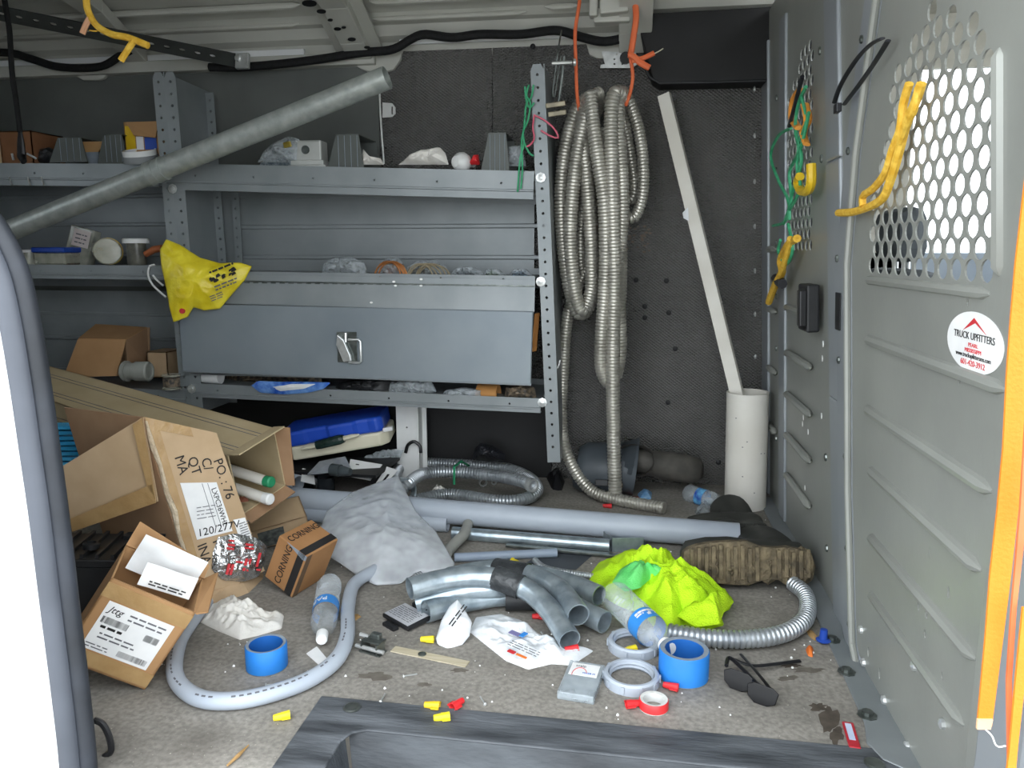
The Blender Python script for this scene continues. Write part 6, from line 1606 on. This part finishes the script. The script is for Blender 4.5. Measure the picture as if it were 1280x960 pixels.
def coil(parent, a_, b_, ry, m, n=5, spread=6):
    for k in range(n):
        c = wy(a_ - spread + 2 * spread * k / (n - 1), b_, 2.845 + .004 * (k % 2)); rx = .05 + .006 * (k % 3); rz = ry * (1 - .08 * (k % 2))
        MB().tube([c + V((rx * math.cos(t_ * math.pi / 10), 0, rz * math.sin(t_ * math.pi / 10))) for t_ in range(11)], .0028, 6).build('wire_turn', m, parent, smooth=True)
_bs = [o for o in col.objects if o.name.startswith('wire_bundle')]
coil(_bs[1], 488, 346, .058, 'copper', 5, 3)
coil(_bs[2], 534, 348, .055, mat('tan_wire', '8b7f66', 'a3977d', .5, .3, 40), 6, 9)
# lower tray contents
def lowlump(name, label, cat, pts, Y, m, seed, h=.05, ns=26, smooth=True, grp=None):
    return tag(lump([wy(a_, b_, Y) for a_, b_ in pts], (0, -1, .3), h, seed, ns, .8, 9, 44, 2.3).build(name, m, smooth=smooth), label, cat, grp)
wc = thing('white_cup', 'white paper cup lying at the left of the lower shelf', 'cup', wy(265, 478, 2.83))
fcu = frame(wy(250, 470, 2.84), (0, 0, 1), (1, 0, .02))
MB().lathe([(.026, 0), (.030, .09), (.028, .09), (.024, .004)], fcu, 20).build('cup', 'paper', wc, smooth=True)
bf = thing('blue_film_pack', 'flat blue and white film pack hanging over the lower shelf lip', 'pack', wy(365, 492, SY))
ol_ = [wy(a_, b_, SY - .015) for a_, b_ in ((314, 482), (322, 476), (350, 477), (385, 477), (414, 478), (405, 486), (385, 491), (355, 493), (325, 491))]
lump(ol_, (0, -.8, .6), .02, 101, 18, 1.0, 10, 50, 2.3).build('pack', mat('blue_film', '2a55ae', '6f9ad6', .25, 0, 24, .5, 40), bf, smooth=True)
lump([wy(a_, b_, SY - .025) for a_, b_ in ((340, 484), (365, 480), (395, 480), (380, 486), (350, 489))], (0, -.8, .6), .012, 103, 30, .9, 8, 40).build('white_print', 'paper', bf, smooth=True)
lowlump('dark_rag', 'dark cloth bunched in the middle of the lower shelf', 'rag', ((410, 494), (425, 478), (460, 472), (490, 476), (492, 496)), 2.86, 'black', 105)
lowlump('clear_bag', 'clear crinkled bag in the middle of the lower shelf', 'bag', ((484, 496), (488, 478), (510, 474), (540, 477), (546, 490), (520, 497)), 2.83, 'bag_clear', 107, .06)
lowlump('clear_bag', 'clear bag of dark fittings beside the brown cup', 'bag', ((550, 500), (556, 488), (580, 484), (604, 488), (606, 500)), 2.83, 'bag_clear', 109, .05)
bw = thing('brown_roll', 'brown paper roll end at the right of the lower shelf', 'roll', wy(616, 498, 2.84))
MB().lathe([(.040, 0), (.040, .08), (.034, .082), (.034, .0)], frame(wy(598, 492, 2.86), (0, 0, 1), (1, -.1, 0)), 20).build('roll', mat('kraft_orange', 'a8763f', 'b7854e', .8), bw, smooth=True)
lowlump('wire_tuft', 'tuft of grey and yellow wire at the right of the lower shelf', 'wire', ((630, 500), (632, 484), (650, 480), (668, 484), (672, 502)), 2.84, 'wirebundle', 111, .05, 40)
lowlump('dark_fittings', 'dark fittings piled behind the white cup on the lower shelf', 'fittings', ((278, 482), (284, 464), (310, 462), (400, 466), (404, 482)), 2.95, 'wirebundle', 113, .06, 30, False)
tag(MB().hexa(wy(664, 440, 2.84), (.018, .02, 0), (0, .01, 0), wy(667, 412, 2.84) - wy(663, 460, 2.84)).build('orange_stick', mat('orange_wood', 'b5793f', 'c48a50', .6), bevel=.004), 'orange wooden stick behind the right end of the bin door', 'stick')
# ============================================================ YELLOW BAG AND WIRES ON THE POSTS
yb = thing('yellow_bag', 'yellow plastic shopping bag with black print hung on the shelf post', 'bag', wy(235, 395, 2.72))
yp, yn_ = wy(240, 350, 2.735), V((.25, -1, .1)).normalized()
ol_ = [onp(a_, b_, yp, yn_) for a_, b_ in ((200, 312), (208, 299), (225, 306), (250, 322), (275, 329), (300, 328), (315, 333), (306, 350), (290, 368), (275, 386), (255, 388), (242, 384), (235, 396), (217, 403), (212, 385), (208, 360), (202, 335))]
lump(ol_, yn_, .045, 124, 6, .7, 28, 120, 2.2, .5, .004).build('bag', 'yellow_bag', yb, smooth=True, angle=70)
fy = frame(onp(258, 352, yp, yn_) + yn_ * .045, onp(312, 334, yp, yn_) - onp(262, 354, yp, yn_), yn_)
def scrib(parent, fr, seed, n, x0, x1, y0, y1, m='ink'):
    rd = random.Random(seed)
    for k in range(n):
        x, y = rd.uniform(x0, x1), rd.uniform(y0, y1); w_, h_ = rd.uniform(.008, .022), rd.uniform(.006, .014)
        MB().prism([(x, y), (x + w_, y + .003), (x + w_ * .8, y + h_), (x + w_ * .2, y + h_ * .8)], fr, .008).build('print', m, parent)
rows(yb, fy, .035, .13, .012, .024, 1, 'ink', .004, 14, .6); scrib(yb, fy, 4, 13, .02, .12, -.025, .0); rows(yb, fy, .03, .12, -.055, -.03, 2, 'ink_soft', .004, 4, .4); rows(yb, fy, .0, .05, -.085, -.06, 3, 'ink_soft', .006, 5, .4)
MB().prism(circ(0, 0, .010, 8), frame(onp(231, 389, yp, yn_) + yn_ * .02, (1, 0, 0), yn_), .01).build('red_mark', 'ink_red', yb)
wh = thing('wire_hook', 'white wire hook curling from the shelf post beside the yellow bag', 'hook', wy(190, 345, 2.77))
tubepx(wh, 'wire', [(193, 331), (187, 333), (185, 343), (190, 355), (200, 365), (208, 372)], 2.77, .004, 'white_plastic')
tubepx(wh, 'wire', [(191, 344), (196, 350), (204, 357)], 2.77, .004, 'white_plastic')
gw = thing('green_string', 'green string knotted to the right shelf post', 'string', wy(655, 180, 2.78))
for k, pts in enumerate(([(661, 106), (658, 120), (663, 128), (660, 150), (654, 165), (655, 180), (650, 200), (647, 240)], [(667, 106), (664, 122), (658, 130), (655, 160), (652, 178), (653, 210), (651, 236)], [(656, 108), (658, 126), (662, 135), (668, 128)], [(655, 178), (662, 192), (668, 195)])):
    tubepx(gw, 'string', pts, 2.785, .0035, 'green_wire', 6)
pw = thing('pink_wire', 'pink wire looped through the right shelf post', 'wire', wy(680, 160, 2.78))
for pts in ([(668, 143), (666, 160), (668, 172), (664, 180), (657, 184)], [(668, 144), (680, 150), (692, 160), (698, 172), (688, 170), (676, 163)]):
    tubepx(pw, 'strand', pts, 2.785, .0032, 'pink_wire', 6)
tag(MB().tube(smooth_path([wy(a_, b_, 2.83) for a_, b_ in ((700, 450), (698, 458), (693, 464), (688, 468))], .005), .003, 6).build('bent_wire', 'white_plastic', smooth=True), 'bent white wire on the right shelf end by the hanging conduit', 'wire')
# yellow rope hanging from the roof at the upper left
yr = thing('yellow_rope', 'frayed yellow rope hanging from the roof at the upper left', 'rope', wy(140, 60, 2.1))
tubepx(yr, 'strand', [(112, -40), (108, 0), (112, 18), (122, 33), (140, 43), (160, 47), (185, 57)], 2.1, .0095, 'yrope')
tubepx(yr, 'strand', [(168, 50), (160, 62), (151, 76)], 2.1, .009, 'yrope')
tubepx(yr, 'frayed_end', [(114, 20), (108, 30), (103, 42)], 2.1, .008, mat('pink_rope', 'd9a27c', 'e6b592', .8))
tubepx(yr, 'thread', [(112, 38), (120, 39), (130, 36)], 2.1, .002, 'yrope')
# ============================================================ ON THE BULKHEAD
def bpt(a_, b_, off=.03):
    y, z = bp(a_, b_); return V((BX(z) - off, y, z))
def btube(parent, name, pts, r, m, off=.03, n=8, flat=None, step=.01):
    w = [bpt(p[0], p[1], p[2] if len(p) > 2 else off) for p in pts]
    return MB().tube(smooth_path(w, step), r, n, flat=flat).build(name, m, parent, smooth=True)
br_ = thing('yellow_rope', 'yellow rope threaded through the perforated bulkhead panel', 'rope', bpt(1160, 200))
btube(br_, 'strand', [(1172, 104), (1165, 125), (1152, 155), (1142, 190), (1132, 222), (1118, 250), (1085, 264), (1062, 266)], .0085, 'yrope', .025)
btube(br_, 'strand', [(1160, 104), (1152, 130), (1148, 160), (1138, 185), (1128, 215), (1112, 235), (1098, 245), (1098, 258)], .0075, 'yrope', .03)
btube(br_, 'strand', [(1170, 108), (1166, 135), (1158, 150), (1146, 178)], .006, 'yrope', .028)
zt_ = thing('zip_tie', 'black cable tie looped through the bulkhead edge', 'cable tie', bpt(1095, 90))
btube(zt_, 'strap', [(1063, 128), (1072, 105), (1092, 75), (1112, 55), (1128, 47)], .0055, 'strapblack', .035, 8, .5)
btube(zt_, 'strap', [(1070, 130), (1090, 105), (1110, 78), (1128, 50)], .0055, 'strapblack', .025, 8, .5)
MB().obox(bfr(bp(1068, 130)[0], bp(1068, 130)[1] - .008, .03), .03, .02, .012).build('head', 'strapblack', zt_, bevel=.002)
gs = thing('green_string', 'tangled green string hanging on the bulkhead screen', 'string', bpt(1000, 280))
for pts in ([(1022, 108), (1012, 130), (1008, 160), (1016, 200), (1004, 240), (995, 275), (978, 282)], [(1002, 160), (985, 170), (975, 195), (985, 225), (998, 250), (1000, 275)], [(1008, 165), (1012, 190), (1000, 215), (1002, 250), (992, 280)], [(998, 280), (1004, 310), (996, 330), (985, 315), (988, 300)], [(1026, 140), (1018, 175), (1010, 205), (1014, 235), (1000, 262)], [(1016, 120), (1022, 150), (1014, 175)]):
    btube(gs, 'strand', pts, .005, 'green_wire', .03, 6)
os_ = thing('orange_strap', 'faded orange strap knotted in the bulkhead screen', 'strap', bpt(1005, 145))
for pts in ([(1012, 112), (1004, 125), (1002, 148), (1010, 160)], [(1018, 130), (1022, 150), (1016, 165), (1020, 180)]):
    btube(os_, 'strand', pts, .012, mat('faded_orange', 'd88a2e', 'e09a44', .7), .025, 8, .5)
btube(os_, 'black_tie', [(1020, 95), (1010, 130), (1002, 158)], .006, 'strapblack', .035)
yh = thing('yellow_hook', 'yellow plastic coated hook on the bulkhead screen', 'hook', bpt(1018, 235))
btube(yh, 'hook', [(1029, 205), (1029, 228), (1024, 238), (1015, 238), (1011, 228), (1014, 220)], .013, 'yellow_amber', .03)
yk = thing('yellow_rope', 'short yellow rope bundle bound with black string on the bulkhead', 'rope', bpt(990, 340))
btube(yk, 'strand', [(1010, 298), (998, 306), (988, 325), (990, 340), (980, 358), (972, 378)], .012, 'yrope', .03)
btube(yk, 'strand', [(1006, 298), (1000, 320), (994, 338), (984, 356)], .010, 'yrope', .04)
btube(yk, 'binding', [(983, 348), (988, 352), (992, 355)], .016, 'strapblack', .034)
# oval sticker
cy0, cz0 = bp(1222, 429)
wid = abs(bp(1186.5, 419)[0] - bp(1257.5, 440)[0]) / 2; hgt = .0465
sk = thing('oval_sticker', 'white oval dealer sticker with a red chevron on the bulkhead', 'sticker', V((BX(cz0) - .004, cy0, cz0)))
fk = bfr(cy0 + .004, cz0, .0035)
MB().prism(circ(0, 0, wid, 48, hgt), fk, .0008).build('sticker', 'paper', sk)
k_ = wid / .093
MB().prism([(-.036 * k_, .016), (.0, .0375), (.040 * k_, .016), (.004 * k_, .030)], fk @ Matrix.Translation((0, 0, .0008)), .0005).build('chevron', 'ink_red', sk)
for txt, size, y, m, sxx in (('TRUCK UPFITTERS', .0155, .004, 'ink', 1.05), ('PEARL', .0085, -.0070, 'ink_red', 1.4), ('MISSISSIPPI', .0085, -.0155, 'ink_red', 1.4), ('www.truckupfittersms.com', .0100, -.0240, 'ink', 1.05), ('601-420-3912', .0125, -.0360, 'ink_red', 1.15)):
    tm = text_mesh(txt, size, Matrix(), .0003, 'CENTER', sx=sxx)
    MB().add([fk @ V((p.x * k_, p.y + y, p.z + .0012)) for p in tm.v], tm.f).build('lettering', m, sk)
# orange ratchet straps on the near pillar
o1_ = thing('orange_webbing', 'flat orange webbing strap hanging down the right door pillar', 'strap', wy(1228, 905, .92))
def ribbon(parent, name, ctr, wpx, Y, m, t=.004):
    mb = MB(); prev = None; rs = []
    for (a_, b_), w_ in zip(ctr, wpx):
        l, r2 = wy(a_ - w_ / 2, b_, Y), wy(a_ + w_ / 2, b_, Y)
        rs.append([l, r2, r2 + V((0, t, 0)), l + V((0, t, 0))])
    mb.rings(rs); return mb.build(name, m, parent)
ribbon(o1_, 'webbing', [(1330, -200), (1325, 0), (1305, 200), (1290, 330), (1284, 400), (1276, 470), (1268, 560), (1260, 640), (1251, 720), (1243, 800), (1231, 908)], [40, 40, 40, 40, 40, 34, 27, 26, 26, 22, 18], .915, 'orange')
ribbon(o1_, 'stitched_end', [(1232, 900), (1230, 912)], [19, 17], .912, mat('pale_orange', 'e8b48a', 'f0c29c', .7))
tubepx(o1_, 'loose_thread', [(1232, 912), (1240, 920), (1246, 933), (1258, 932)], .915, .001, 'white_bits_glints', 6, .004)
o2_ = thing('orange_webbing', 'second narrow orange strap trailing beside the wide webbing', 'strap', wy(1270, 960, .90))
ribbon(o2_, 'webbing', [(1345, -200), (1330, 100), (1300, 360), (1292, 440), (1286, 540), (1280, 640), (1268, 760), (1262, 850), (1264, 960), (1266, 1010)], [10, 10, 10, 10, 9, 9, 6, 6, 7, 7], .89, 'orange_cord')
ribbon(o2_, 'webbing', [(1286, 760), (1276, 850), (1268, 930), (1260, 1010)], [14, 12, 10, 12], .88, 'orange')
